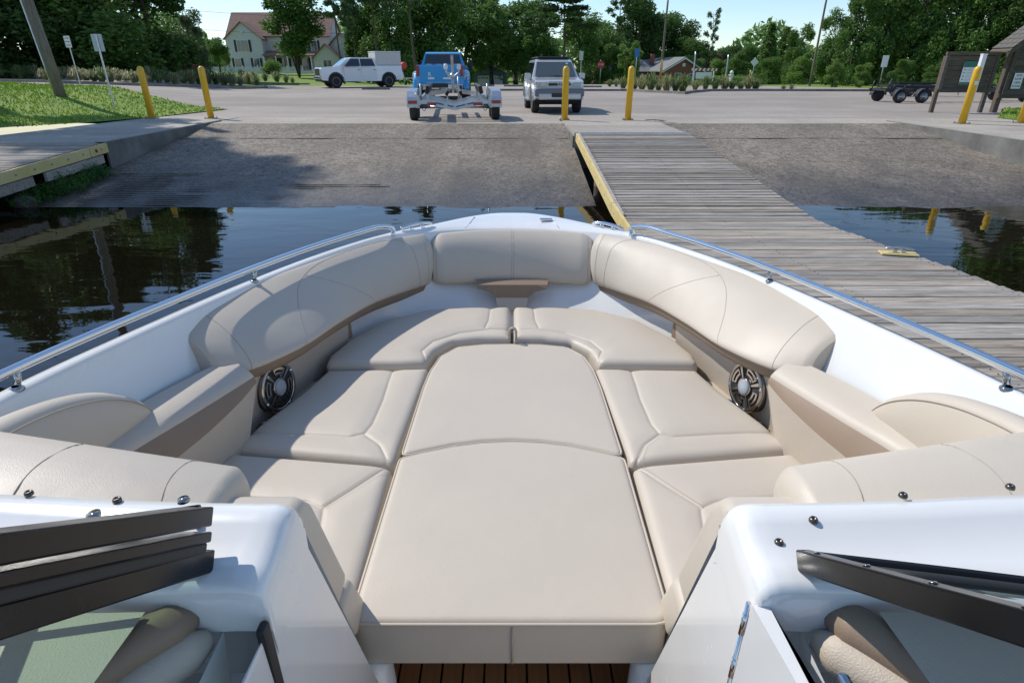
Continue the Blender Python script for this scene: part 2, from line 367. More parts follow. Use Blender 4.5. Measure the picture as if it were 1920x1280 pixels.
# walkways beside the ramps; their sides are the stained wedge walls
left_walk = slab('pavement', [(-11.3, 12.1), (-8.04, 12.1), (-8.04, 18.4), (-9.2, 18.9), (-10.6, 18.6)], LOT + .016, -.8, M['apron'])
right_walk = slab('pavement', [(10.34, 9.03), (13.2, 9.03), (14.2, 18.4), (13.4, 18.6), (10.55, 17.4)], LOT + .016, -.8, M['apron'])
def wall(name, x, y0, y1, label, side):
    th = .17; t_ = thing(name, label, 'wall', (x, y0, 0))
    a = MB(); N = 14; prof = []
    for i in range(N + 1):
        y = (y1 - y0) * i / N; prof.append((0, y, max(ramp_z(0, y0 + y) - .25, -.8)))
    top = [(0, y1 - y0, LOT + .03), (0, 0, LOT + .03)]
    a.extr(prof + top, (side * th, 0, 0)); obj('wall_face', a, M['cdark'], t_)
    obj('coping', MB().box((side * (th / 2 + .012), (y1 - y0) / 2, LOT + .034), (th + .03, y1 - y0 + .02, .02)), M['conc'], t_)
    return t_
wall('retaining_wall', -8.0, 12.1, 17.2, 'dark stained concrete wedge wall beside the left ramp, behind the shaded dock', -1)
wall('retaining_wall', 10.3, 9.0, 17.2, 'low grey concrete wedge wall along the far right ramp by the notice board', 1)
ab = thing('dock_abutment', 'concrete landing with sloped side wall carrying the grey plank dock', 'abutment', (2.66, 13.8, 0))
obj('landing', MB().prism([(-1.27, 0), (1.27, 0), (1.27, 3.6), (.9, 4.3), (-1.0, 4.3), (-1.27, 3.9)], -.8, LOT + .02), M['apron'], ab)
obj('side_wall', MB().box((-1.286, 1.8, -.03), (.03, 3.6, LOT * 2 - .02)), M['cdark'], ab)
obj('sill_plate', MB().box((0, .06, LOT + .03), (2.5, .16, .02)), M['steelg'], ab)

def bank_z(x, y): return sstep(9.0, 12.6, y) * 1.1 - .42 + .06 * math.sin(x * 2.3 + y)
struct('river_bank', draped([(-60, 6), (-8.02, 6), (-8.02, 12.3), (-11.2, 12.5), (-60, 12.5)], .6, 0, bank_z), M['soil'])
struct('river_bank', draped([(13.1, 6), (60, 6), (60, 12.5), (13.1, 12.5)], .7, 0, bank_z), M['soil'])

def lawn_z(x, y): return max(g(x, y), LOT + .62 * sstep(-10.8, -16.5, x) * sstep(9, 15, y)) + .03
lawn_poly = [(-10.0, 22.2), (-10.5, 18.7), (-11.3, 14), (-11.3, 12.2), (-40, 12.2), (-60, 20), (-60, 44), (-36, 36), (-24, 30.2)]
struct('lawn', draped(lawn_poly, .8, 0, lawn_z), M['grass'])
lawn2 = [(13.2, 9.5), (60, 9.5), (60, 24.4), (17.5, 22.4), (14.6, 18.8), (14.1, 18.2)]
struct('lawn', draped(lawn2, 1.0, .03), M['grass'])

def inside(poly, x, y):
    c = False; j = len(poly) - 1
    for i in range(len(poly)):
        if (poly[i][1] > y) != (poly[j][1] > y) and x < (poly[j][0] - poly[i][0]) * (y - poly[i][1]) / (poly[j][1] - poly[i][1]) + poly[i][0]: c = not c
        j = i
    return c
M['blade'] = mat('grass_blade', (.12, .22, .010), .6, col2=(.22, .34, .028), vscale=.6, trans=.3, island=.3)
def turf(label, poly, zf, n, box, seed, hgt=.06):
    rnd = random.Random(seed); m = MB(); k = 0
    while k < n:
        y = box[2] + (box[3] - box[2]) * rnd.random() ** 1.6; x = rnd.uniform(box[0], box[1])
        if not inside(poly, x, y): continue
        k += 1; a = rnd.uniform(0, 6.28); h = hgt * rnd.uniform(.5, 1.4); wd = .012 + .0006 * y; z = zf(x, y)
        dx, dy = math.cos(a) * wd, math.sin(a) * wd; lx, ly = rnd.uniform(-.04, .04), rnd.uniform(-.04, .04)
        m.add([(x - dx, y - dy, z - .01), (x + dx, y + dy, z - .01), (x + lx, y + ly, z + h)], [(0, 1, 2)])
    o = obj('grass', m.mesh('grass', False), M['blade']); tag(o, label, 'grass', kind='stuff')
turf('short mown grass on the bank left of the ramp', lawn_poly, lawn_z, 42000, (-34, -10, 12.2, 36), 3)
turf('short mown grass under the notice board', lawn2, lambda x, y: g(x, y) + .03, 14000, (13.2, 30, 12, 24), 4)

# kerbs
def kerb(pts, label=None, wdt=.16, hgt=.13):
    m = MB(); pts = [Vector(p) for p in pts]; rows = []
    for i, p in enumerate(pts):
        t_ = (pts[min(i + 1, len(pts) - 1)] - pts[max(i - 1, 0)]); t_ = Vector((t_.x, t_.y)).normalized(); nn = Vector((-t_.y, t_.x)) * wdt / 2
        z = g(p.x, p.y); rows.append([(p.x + nn.x, p.y + nn.y, z - .1), (p.x + nn.x, p.y + nn.y, z + hgt), (p.x - nn.x, p.y - nn.y, z + hgt), (p.x - nn.x, p.y - nn.y, z - .1)])
    m.grid(rows, sm=False); m.add(rows[0], [(0, 1, 2, 3)]); m.add(rows[-1], [(3, 2, 1, 0)])
    return struct('kerb', m, M['kerb'])
# ------------------------------------------------------------------ the boat
boat = thing('bowrider_boat', 'white open-bow motorboat with cream vinyl seating, bow pointing at the ramp', 'boat', (0, 0, 0))
def Z(h): return CAM_Z - h
def bpart(name, me, m, parent=boat, smooth=False): return obj(name, me, m, parent, smooth)

def round_corners(poly, rc):
    """fillet sharp corners of a plan polygon; entries may carry their own radius"""
    out = []; n = len(poly)
    for i in range(n):
        p0, p, p1 = Vector(poly[i - 1][:2]), Vector(poly[i][:2]), Vector(poly[(i + 1) % n][:2])
        r = poly[i][2] if len(poly[i]) > 2 else rc
        a, b = (p0 - p), (p1 - p); la, lb = a.length, b.length; a.normalize(); b.normalize()
        ang = a.angle(b)
        if ang > R(172) or r <= 0: out.append(p); continue
        t_ = min(r / math.tan(ang / 2), la * .45, lb * .45)
        q0, q1 = p + a * t_, p + b * t_
        for k in range(7):
            u = k / 6; out.append(q0 * (1 - u) ** 2 + p * 2 * u * (1 - u) + q1 * u * u)
    return out
def resample(poly, step, closed=True):
    out = []; n = len(poly)
    for i in range(n if closed else n - 1):
        a, b = poly[i], poly[(i + 1) % n]; k = max(1, int(round((b - a).length / step)))
        for j in range(k): out.append(a.lerp(b, j / k))
    if not closed: out.append(poly[-1])
    return out
def seg_dist(pts, poly, closed):
    Pn = np.array([(p.x, p.y) for p in pts]); A = np.array([(p.x, p.y) for p in poly])
    B = np.roll(A, -1, 0) if closed else A[1:]; A = A if closed else A[:-1]
    D = np.full(len(Pn), 1e9)
    for a, b in zip(A, B):
        ab = b - a; L2 = max(ab @ ab, 1e-12); t_ = np.clip(((Pn - a) @ ab) / L2, 0, 1)
        D = np.minimum(D, np.hypot(*(Pn - a - t_[:, None] * ab).T))
    return D
def cushion_mesh(name, poly, ztop, thick, seams=(), r=.028, crown=.012, rc=.03, step=.022, zfn=None, pull=.006):
    out = resample(round_corners(poly, rc), .014); n0 = len(out)
    area = sum(out[i].x * out[(i + 1) % n0].y - out[(i + 1) % n0].x * out[i].y for i in range(n0))
    if area < 0: out = out[::-1]
    seams = [resample([Vector(q[:2]) for q in s_], .010, False) for s_ in seams]
    pts = list(out); cand = []; want = []
    for off in (.002, .006, .011, .018, .028, .042):
        for i in range(n0):
            t_ = (out[(i + 1) % n0] - out[i - 1]).normalized(); cand.append(out[i] + Vector((-t_.y, t_.x)) * off); want.append(off)
    for s_ in seams:
        for i in range(len(s_)):
            t_ = (s_[min(i + 1, len(s_) - 1)] - s_[max(i - 1, 0)]).normalized(); nn = Vector((-t_.y, t_.x))
            for off in (0, .0035, -.0035, .008, -.008, .016, -.016): cand.append(s_[i] + nn * off); want.append(None)
    xs = [p.x for p in out]; ys = [p.y for p in out]; y = min(ys); odd = 0
    while y < max(ys):
        x = min(xs) + odd * step / 2
        while x < max(xs): cand.append(Vector((x, y))); want.append(-1); x += step
        y += step * .87; odd ^= 1
    D = seg_dist(cand, out, True)
    S = np.full(len(cand), 1e9)
    for s_ in seams: S = np.minimum(S, seg_dist(cand, s_, False))
    poly2 = [(p.x, p.y) for p in out]
    for p, wv, d, sd_ in zip(cand, want, D, S):
        if not inside(poly2, p.x, p.y): continue
        if wv is None: ok = d > .004
        elif wv < 0: ok = d > .05 and sd_ > .022
        else: ok = abs(d - wv) < .0006 and sd_ > .02
        if ok: pts.append(p)
    vs, _, fs, _, _, _ = delaunay_2d_cdt(pts, [], [list(range(n0))], 1, 1e-5)
    D = seg_dist(vs, out, True); S = np.full(len(vs), 1e9)
    for s_ in seams: S = np.minimum(S, seg_dist(vs, s_, False))
    co = []
    for v, d, sd_ in zip(vs, D, S):
        t_ = min(d, r); z = ztop - (r - math.sqrt(max(r * r - (r - t_) ** 2, 0))) - crown * math.exp(-d / .09)
        if sd_ < .2: z -= .0045 * math.exp(-(sd_ / .0042) ** 2) + pull * math.exp(-(sd_ / .03) ** 2)
        if zfn: z += zfn(v.x, v.y)
        co.append((v.x, v.y, z))
    m = MB(); m.add(co, [tuple(f) for f in fs], 0, True)
    ec = {}
    for f in fs:
        for i in range(len(f)):
            e = (f[i], f[(i + 1) % len(f)]); k = (min(e), max(e)); ec.setdefault(k, []).append(e)
    for k, es in ec.items():
        if len(es) == 1:
            a, b = es[0]; (ax, ay, az), (bx, by, bz) = co[a], co[b]
            m.add([(ax, ay, az), (bx, by, bz), (bx, by, ztop - thick), (ax, ay, ztop - thick)], [(1, 0, 3, 2)], 0, True)
    me = m.mesh(name)
    bm = bmesh.new(); bm.from_mesh(me); bmesh.ops.remove_doubles(bm, verts=bm.verts, dist=.0004); bmesh.ops.recalc_face_normals(bm, faces=bm.faces); bm.to_mesh(me); bm.free()
    me.shade_smooth(); return me, out
def piping(out, z, r=.004, off=0.0):
    return MB().tube([(p.x, p.y, z) for p in out[::2]], r, 6, closed=True)
def stitch(line, zf, ln=.0045, gap=.0035, wd=.0011):
    """a row of single stitches along a plan line"""
    m = MB(); pts = resample([Vector(q[:2]) for q in line], ln + gap, False)
    for i in range(len(pts) - 1):
        t_ = (pts[i + 1] - pts[i]).normalized(); nn = Vector((-t_.y, t_.x)) * wd; a = pts[i]; b = a + t_ * ln
        m.add([(a.x + nn.x, a.y + nn.y, zf(a)), (b.x + nn.x, b.y + nn.y, zf(b)), (b.x - nn.x, b.y - nn.y, zf(b)), (a.x - nn.x, a.y - nn.y, zf(a)), ((a.x + b.x) / 2, (a.y + b.y) / 2, zf(a) + .0012)], [(0, 1, 4), (1, 2, 4), (2, 3, 4), (3, 0, 4)])
    return m
def off_line(line, d):
    pts = [Vector(q[:2]) for q in line]; out = []
    for i, p in enumerate(pts):
        t_ = (pts[min(i + 1, len(pts) - 1)] - pts[max(i - 1, 0)]).normalized(); out.append(p + Vector((-t_.y, t_.x)) * d)
    return out

# ---- gunwale line: half beam, station, depth below the eye
GW = [(0, 3.63, .82), (.12, 3.615, .82), (.27, 3.52, .82), (.46, 3.33, .818), (.70, 3.065, .81), (.91, 2.69, .80), (1.075, 2.28, .79), (1.19, 1.82, .768), (1.275, 1.3, .735), (1.305, .8, .71), (1.315, .2, .70), (1.315, -.7, .695)]
gw = spline(GW, 8)
SR = []
for i, p in enumerate(gw):
    t_ = gw[min(i + 1, len(gw) - 1)] - gw[max(i - 1, 0)]; t_ = Vector((t_.x, t_.y)).normalized(); nx, ny = -t_.y, t_.x   # outward
    if p.x < .02: nx, ny = 0, 1
    SR.append((p, nx, ny))
def inset(k, d): p, nx, ny = SR[k * 8]; return (p.x - nx * d, p.y - ny * d, p.z + .006)
CAPI = spline([(0, 3.335, .846), (.11, 3.33, .845), (.24, 3.305, .843), (.405, 3.225, .835)] + [inset(k, .052) for k in range(4, 12)], 8)
WUP = spline([(0, 3.215, 1.09), (.10, 3.21, 1.09), (.22, 3.19, 1.088), (.43, 3.10, 1.08), (.655, 2.83, 1.05), (.765, 2.58, 1.03), (.885, 2.15, 1.0), (1.05, 1.78, .975), (1.145, 1.3, .93), (1.16, .8, .93), (1.16, .2, .93), (1.16, -.7, .93)], 8)
# liner wall (plan) at seat level, from the bow to the helm
WALL = spline([(0, 2.95, 0), (.12, 2.945, 0), (.25, 2.92, 0), (.44, 2.87, 0), (.62, 2.74, 0), (.785, 2.48, 0), (.895, 2.15, 0), (.985, 1.78, 0), (1.03, 1.3, 0), (1.03, .8, 0), (1.05, .2, 0), (1.05, -.7, 0)], 8)
deck = MB(); rows = []
for i, (p, nx, ny) in enumerate(SR):
    c_, u_, w_ = CAPI[i], WUP[i], WALL[i]
    r_ = [(max(p.x + nx * o, 0), p.y + ny * o, Z(p.z + dh)) for o, dh in ((.012, .03), (.009, .012), (.003, .003), (-.008, -.002))]
    e = Vector((max(p.x - nx * .02, 0), p.y - ny * .02, p.z - .004))
    for k in (0, .35, .7, .93, 1): q = e.lerp(c_, k); r_.append((max(q.x, 0), q.y, Z(q.z - .006 * math.sin(math.pi * k) + (.004 if k == 1 else 0))))
    for k in (.12, .5, .95): q = c_.lerp(u_, k); r_.append((max(q.x, 0), q.y, Z(c_.z + (u_.z - c_.z) * (k ** .8))))
    for k in (.12, .5, 1): r_.append((u_.x + (w_.x - u_.x) * k, u_.y + (w_.y - u_.y) * k, Z(u_.z + (1.30 - u_.z) * k)))
    rows.append(r_)
deck.grid(rows)
deck.grid([[(-x, y, z) for x, y, z in r] for r in rows])
bpart('deck', deck, M['gel'])
hull = MB(); rows = []
for p, nx, ny in SR:
    rows.append([(p.x + nx * .012, p.y + ny * .012, Z(p.z + .028)), (p.x + nx * .02, p.y + ny * .02, Z(p.z + .09)), (p.x * .97, p.y - .05 * ny, Z(p.z + .45)), (p.x * .86, p.y - .22 * max(ny, 0) - .0, Z(1.75)), (p.x * .72, p.y - .5 * max(ny, 0), Z(2.15)), (p.x * .3, p.y - .9 * max(ny, 0), Z(2.5))])
hull.grid(rows); hull.grid([[(-x, y, z) for x, y, z in r] for r in rows])
bpart('hull', hull, M['gel'])
for s in (1, -1):
    bpart('rub_rail', MB().tube([(s * (p.x + nx * .018), p.y + ny * .018, Z(p.z + .034)) for p, nx, ny in SR[4:]], .011, 8), M['steel'])
    bpart('deck_joint', MB().tube([(s * .27, 3.315, Z(.8385)), (s * .245, 3.40, Z(.8245)), (s * .225, 3.50, Z(.815))], .003, 6), M['gel_in'])
    c = MB(); a = Vector((s * .50, 3.235, Z(.812)))
    for k in (0, .055): c.lathe([(.012, -.02), (.012, .012), (.008, .016)], 10, a + Vector((s * k, -k * .95, 0)))
    c.tube(spline([a + Vector((-s * .05, .045, .014)), a + Vector((0, 0, .024)), a + Vector((s * .055, -.052, .024)), a + Vector((s * .105, -.098, .014))], 4), [.005] + [.009] * 11 + [.005], 8)
    bpart('cleat', c, M['steel'])
bpart('bow_light', MB().bbox((.2, 3.43, Z(.814)), (.075, .022, .016), .006), M['steel'])

# ---- rails
for s in (1, -1):
    top = []
    for p, nx, ny in SR[33:]:
        top.append(Vector((s * (p.x - nx * .045), p.y - ny * .045, Z(p.z - .058))))
    e = top[0]; p, nx, ny = SR[31]
    head = [Vector((s * (p.x - nx * .05 + .0), p.y - ny * .05 - .02, Z(p.z + .0))), Vector((s * (p.x - nx * .047), p.y - ny * .047 - .005, Z(p.z - .036)))]
    path = spline(head + [e] + top[3::4], 5)
    rl = bpart('bow_rail', MB().tube(path, .0125, 12), M['steel'])
    for yy in (2.29, 1.31, .45):
        q = min(top, key=lambda a: abs(a.y - yy)); q2 = min(top, key=lambda a: abs(a.y - yy + .035))
        for a in (q, q2):
            b_ = MB().tube([a, a + Vector((s * .012, -.012, -.058))], .008, 10); b_.lathe([(.017, 0), (.017, .006), (.010, .012)], 12, a + Vector((s * .012, -.012, -.059)))
            obj('stanchion', b_, M['steel'], rl)

# ---- seat cushions.  plan outlines, starboard half; port is the mirror image
SEAT = Z(1.15)
def both(name, poly, ztop, thick, seams=(), m=None, stitches=(), **k):
    me, out = cushion_mesh(name, poly, ztop, thick, seams, **k)
    for s in (1, -1):
        mm = me if s > 0 else mirror(me)
        o = bpart(name, mm, m or M['vinyl'])
        for ln in stitches:
            sm_ = stitch(ln, lambda p: ztop - .0035).mesh('stitching')
            obj('stitching', sm_ if s > 0 else mirror(sm_), M['seam'], o)
    return out
# rear filler over the foot well and the forward filler ahead of it
arc = [(.185 * k / 4 * 2 - .37, 0) for k in range(5)]
front_arc = [(x, 1.672 - .62 * x * x * 1.15) for x in (.30, .2, .1, 0, -.1, -.2, -.30)]
aft_poly = [(.368, 1.578, .02), *[(x, y, 0) for x, y in front_arc], (-.368, 1.578, .02), (-.376, .948, .04), (.368, .948, .04)]
me, out = cushion_mesh('filler_cushion', aft_poly, SEAT, .145, [], r=.016, crown=.006, rc=.02, step=.03)
fc = bpart('filler_cushion', me, M['vinyl']); obj('piping', piping(out, SEAT - .014, .0042), M['pipe'], fc)
obj('seam', MB().tube([(0, .9465, SEAT - .02), (0, .9445, SEAT - .08), (0, .9465, SEAT - .145)], .0022, 6), M['seam'], fc)
fwd_poly = [(.366, 1.592, .02), (.356, 2.05, 0), (.345, 2.20, 0), (.318, 2.33, 0), (.25, 2.425, 0), (.13, 2.452, 0), (0, 2.456, 0), (-.13, 2.452, 0), (-.25, 2.425, 0), (-.318, 2.33, 0), (-.345, 2.20, 0), (-.356, 2.05, 0), (-.366, 1.592, .02), *[(-x, y + .012, 0) for x, y in front_arc]]
me, out = cushion_mesh('filler_cushion', fwd_poly, SEAT - .004, .11, [], r=.014, crown=.006, rc=.015, step=.03)
fc = bpart('filler_cushion', me, M['vinyl']); obj('piping', piping(out, SEAT - .016, .0038), M['pipe'], fc)
# middle side seats, welted along the inner and aft sides
sB = [[(.945, 1.735), (.70, 1.715), (.56, 1.70), (.515, 1.72), (.500, 1.78), (.495, 1.95), (.505, 2.205)], [(.515, 1.715), (.45, 1.655), (.405, 1.565)]]
both('side_seat_cushion', [(.352, 2.222, .02), (.785, 2.205, .02), (.83, 2.02, 0), (.955, 1.665, .05), (.93, 1.632, .03), (.383, 1.556, .02)], SEAT, .12, sB, r=.03, stitches=[off_line(sB[1], .006)])
# aft seats, in front of the consoles
sA = [[(.98, 1.40), (.60, 1.36), (.545, 1.33), (.53, 1.25), (.535, .95)], [(.545, 1.335), (.48, 1.42), (.40, 1.535)]]
both('aft_seat_cushion', [(.385, 1.545, .03), (.935, 1.615, .04), (1.0, 1.40, .02), (1.0, .93, .02), (.372, .93, .02)], SEAT + .004, .13, sA, r=.034, stitches=[off_line(sA[1], .006), off_line(sA[1], -.006)])
# bow seats with the raised inner bolster
sC = [[(.365, 2.245), (.40, 2.34), (.36, 2.44), (.25, 2.53), (.10, 2.575), (.012, 2.58)], [(.13, 2.585), (.115, 2.68), (.112, 2.84)]]
both('bow_seat_cushion', [(.008, 2.478, .012), (.15, 2.474, 0), (.27, 2.446, 0), (.345, 2.35, 0), (.372, 2.232, .015), (.46, 2.222, .01), (.795, 2.214, .03), (.80, 2.30, 0), (.755, 2.47, 0), (.625, 2.70, 0), (.43, 2.84, 0), (.22, 2.868, 0), (.008, 2.872, .02)], SEAT + .022, .13, sC, r=.03)
strap = MB().tube(spline([(-.012, 2.49, SEAT - .02), (-.012, 2.475, SEAT + .045), (.003, 2.467, SEAT + .062), (.018, 2.475, SEAT + .045), (.018, 2.49, SEAT - .02)], 4), .006, 8)
bpart('pull_strap', strap, M['vinyl2'])
# moulded base under the cushions
for s in (1, -1):
    bpart('seat_base', MB().prism([(s * x, y) for x, y in ((.385, .99), (1.0, .95), (.98, 1.5), (.94, 1.9), (.86, 2.2), (.62, 2.72), (.42, 2.86), (.385, 2.0))], Z(1.62), Z(1.262)), M['gel_in'])
bpart('bow_locker', MB().prism([(-.40, 1.75), (.40, 1.75), (.42, 2.86), (-.42, 2.86)], Z(1.62), Z(1.28)), M['gel_in'])
# trays with cup holders beside the seats
tr = MB()
for s in (1, -1):
    tr.add([(s * .70, 2.24, Z(1.232)), (s * .885, 2.22, Z(1.232)), (s * .975, 1.9, Z(1.232)), (s * 1.02, 1.5, Z(1.232)), (s * .80, 1.5, Z(1.232))], [(0, 1, 2, 3, 4)])
bpart('side_tray', tr, M['vinyl2'])
for s in (1, -1):
    for x, y in ((.868, 2.03), (.925, 1.865)):
        ch = MB().lathe([(.036, -.0), (.036, .004), (.041, .005), (.041, 0)], 24, (s * x, y, Z(1.2305)))
        c = bpart('cup_holder', ch, M['steel'])
        obj('cup_well', MB().lathe([(.0355, .0035), (.034, .0025), (.0, .0022)], 24, (s * x, y, Z(1.2305))), M['black'], c)
# side panels, tan below the backrest, cream behind the speaker
for s in (1, -1):
    up = []; lo = []
    for q in WALL[40:58]:
        t_ = sstep(2.35, 1.9, q.y)
        up.append((s * (q.x - .035), q.y, Z(.975))); lo.append((s * (q.x - .012), q.y, Z(1.236)))
    bpart('side_panel', MB().grid([lo, [(a[0] + (b[0] - a[0]) * .5 - s * .004, a[1], (a[2] + b[2]) / 2) for a, b in zip(lo, up)], up]), M['vinyl2'])
    st = [q for q in WALL[38:43]]
    bpart('trim_post', MB().grid([[(s * (q.x - .018), q.y - .01, Z(1.15)) for q in st[1:4]], [(s * (q.x - .014), q.y, Z(.985)) for q in st[1:4]]]), M['tan'])
    # speaker with its pierced steel grille
    c = Vector((s * .902, 1.965, Z(1.112))); nrm = Vector((-s * .95, -.26, .1)).normalized()
    rot = nrm.to_track_quat('Z', 'Y').to_matrix()
    def ring(prof, n=32, mm=None):
        a = MB().lathe(prof, n); a.v = [tuple(rot @ Vector(v) + c) for v in a.v]; return a
    sp = bpart('speaker', ring([(.098, -.03), (.098, .006), (.094, .011), (.082, .012), (.080, .008), (.0, .008)]), M['mesh'])
    obj('rim', ring([(.0985, -.005), (.0985, .007), (.094, .0135), (.083, .0135), (.082, .010), (.084, .0)]), M['dsteel'], sp)
    obj('hub', ring([(.030, .0), (.030, .018), (.026, .021), (.0, .022)]), M['hubgrey'], sp)
    obj('hub_ring', ring([(.036, .0), (.036, .016), (.031, .018), (.030, .010)]), M['dsteel'], sp)
    gr = MB()
    def arcbar(r0, r1, a0, a1, z=.013):
        n_ = max(3, int(abs(a1 - a0) / .12)); rr = []
        for k in range(n_ + 1):
            q = a0 + (a1 - a0) * k / n_
            rr.append([rot @ Vector((r_ * math.cos(q), r_ * math.sin(q), zz)) + c for r_, zz in ((r0, z - .005), (r0, z), (r1, z), (r1, z - .005))])
        gr.grid(rr, sm=False)
    for q in (.5, 2.1, 3.65, 5.2):
        arcbar(.034, .086, q, q + .16)
        arcbar(.050, .058, q + .35, q + 1.15); arcbar(.068, .076, q + .35, q + 1.15); arcbar(.05, .076, q + .30, q + .38); arcbar(.05, .076, q + 1.12, q + 1.2)
    for q in (1.15, 4.35):
        for k in range(3): arcbar(.04 + .013 * k, .046 + .013 * k, q - .28, q + .02)
    obj('grille', gr, M['dsteel'], sp)
    for q in (.35, 1.92, 3.49, 5.06):
        a = MB().lathe([(.007, .0), (.007, .003), (.003, .005), (.0, .005)], 10, (.0895 * math.cos(q), .0895 * math.sin(q), .0115)); a.v = [tuple(rot @ Vector(v) + c) for v in a.v]
        obj('screw', a, M['chrome'], sp)

# ---- backrests: a padded roll swept between a top line and a bottom line
def roll(name, top, bot, s, n=12, cap0=False, cap1=True, m=None, depth=.05):
    T = spline(top, n); B = spline(bot, n); rows = []; N = len(T)
    for i in range(N):
        t_ = T[min(i + 1, N - 1)] - T[max(i - 1, 0)]; t_ = Vector((t_.x, t_.y, 0)).normalized(); o = Vector((t_.y, -t_.x, 0))
        if o.x * 1 + o.y * .6 < 0: o = -o
        e = 1.0; u = i / (N - 1)
        a, b = T[i], B[i]
        sec = [b + o * .07, b + o * .02 + Vector((0, 0, -.006)), b - o * .012 + Vector((0, 0, .008)), b.lerp(a, .26) - o * .040, b.lerp(a, .56) - o * .044, b.lerp(a, .84) - o * .028, a + o * .012 + Vector((0, 0, .004)), a + o * .03 + Vector((0, 0, .004)), a + o * depth + Vector((0, 0, -.012)), a + o * (depth + .008) + Vector((0, 0, -.06))]
        sec = spline(sec, 4); cen = (a + b) / 2 + o * .04
        k = 1.0
        dist = min((T[i] - T[0]).length if cap0 else 9, (T[i] - T[-1]).length if cap1 else 9)
        if dist < .03: k = .80 + .20 * math.sqrt(max(0, 1 - (1 - dist / .03) ** 2))
        rows.append([cen + (q - cen) * k for q in sec])
    m_ = MB(); m_.grid(rows)
    for r_ in (rows[0], rows[-1]): m_.add(r_, [tuple(range(len(r_)))], 0, False)
    if s < 0: m_.v = [(-x, y, z) for x, y, z in m_.v]
    return bpart(name, m_, m or M['vinyl']), rows
def on_roll(rows, path, s, lift=.0006):
    """points on a roll's surface, path in (along, round) from 0 to 1"""
    out = []
    for u, v in path:
        i = u * (len(rows) - 1); j = v * (len(rows[0]) - 1); i0 = min(int(i), len(rows) - 2); j0 = min(int(j), len(rows[0]) - 2); a, b = i - i0, j - j0
        p = (rows[i0][j0] * (1 - a) + rows[i0 + 1][j0] * a) * (1 - b) + (rows[i0][j0 + 1] * (1 - a) + rows[i0 + 1][j0 + 1] * a) * b
        out.append(Vector((s * p.x, p.y, p.z)))
    return out
topS = [(.448, 3.155, Z(.836)), (.68, 2.918, Z(.822)), (.858, 2.597, Z(.812)), (.994, 2.307, Z(.804)), (1.076, 2.092, Z(.80)), (1.105, 1.96, Z(.805)), (1.125, 1.83, Z(.83))]
botS = [(.45, 3.075, Z(1.085)), (.565, 2.85, Z(1.055)), (.676, 2.615, Z(1.03)), (.755, 2.33, Z(1.005)), (.82, 2.06, Z(.988)), (.925, 1.85, Z(.975)), (1.02, 1.765, Z(.96))]
seam_paths = [
    [(.03 + .0 * k, .10 + .8 * k / 10) for k in range(11)],
    [(.075, .2 + .03 * k) for k in range(12)] + [(.085, .60), (.11, .66), (.16, .70), (.3, .68), (.42, .60), (.52, .48), (.60, .36), (.66, .22), (.69, .16)],
    [(.42, .60), (.37, .47), (.33, .34), (.31, .2)],
    [(.845, .13 + .7 * k / 12) for k in range(13)]]
for s in (1, -1):
    o, rows = roll('side_backrest', topS, botS, s, cap0=True)
    for pth in seam_paths:
        pts = spline([(a, b, 0) for a, b in pth], 4)
        obj('seam', MB().tube(on_roll(rows, [(p.x, p.y) for p in pts], s), .0012, 6), M['seam'], o)
    # tan welt under the backrest
    lo = [Vector((s * p.x, p.y, p.z)) for p in spline(botS, 6)]
    bpart('tan_trim', MB().grid([[p + Vector((s * .035, .012, -.058)) for p in lo], [p + Vector((s * .004, 0, -.03)) for p in lo], [p + Vector((s * .012, .0, .014)) for p in lo]]), M['tan'])
# centre backrest at the bow
cb_top = [(-.44, 3.18, Z(.852)), (-.22, 3.235, Z(.846)), (0, 3.25, Z(.845)), (.22, 3.235, Z(.846)), (.44, 3.18, Z(.852))]
cb_bot = [(-.435, 3.07, Z(1.09)), (-.22, 3.125, Z(1.098)), (0, 3.138, Z(1.10)), (.22, 3.125, Z(1.098)), (.435, 3.07, Z(1.09))]
def roll_c():
    T = spline(cb_top, 10); B = spline(cb_bot, 10); rows = []
    for i in range(len(T)):
        a, b = T[i], B[i]; o = Vector((a.x * .35, 1, 0)).normalized(); e = min(i, len(T) - 1 - i); k = 1 if e > 1 else (.93 if e == 1 else .85)
        sec = spline([b + o * .07, b + o * .02 + Vector((0, 0, -.006)), b - o * .012 + Vector((0, 0, .008)), b.lerp(a, .26) - o * .040, b.lerp(a, .56) - o * .044, b.lerp(a, .84) - o * .028, a + o * .012 + Vector((0, 0, .004)), a + o * .04 + Vector((0, 0, .006)), a + o * .075 + Vector((0, 0, -.01)), a + o * .08 + Vector((0, 0, -.06))], 4)
        cen = (a + b) / 2 + o * .04; rows.append([cen + (q - cen) * k for q in sec])
    m_ = MB(); m_.grid(rows)
    for r_ in (rows[0], rows[-1]): m_.add(r_, [tuple(range(len(r_)))], 0, False)
    return m_, rows
m_, rows = roll_c(); cbk = bpart('bow_backrest', m_, M['vinyl'])
for u in (.497, .510): obj('seam', MB().tube(on_roll(rows, [(u, .08 + .8 * k / 14) for k in range(15)], 1), .0015, 6), M['seam'], cbk)
for u in (.02, .98): obj('seam', MB().tube(on_roll(rows, [(u, .08 + .8 * k / 14) for k in range(15)], 1), .0015, 6), M['seam'], cbk)
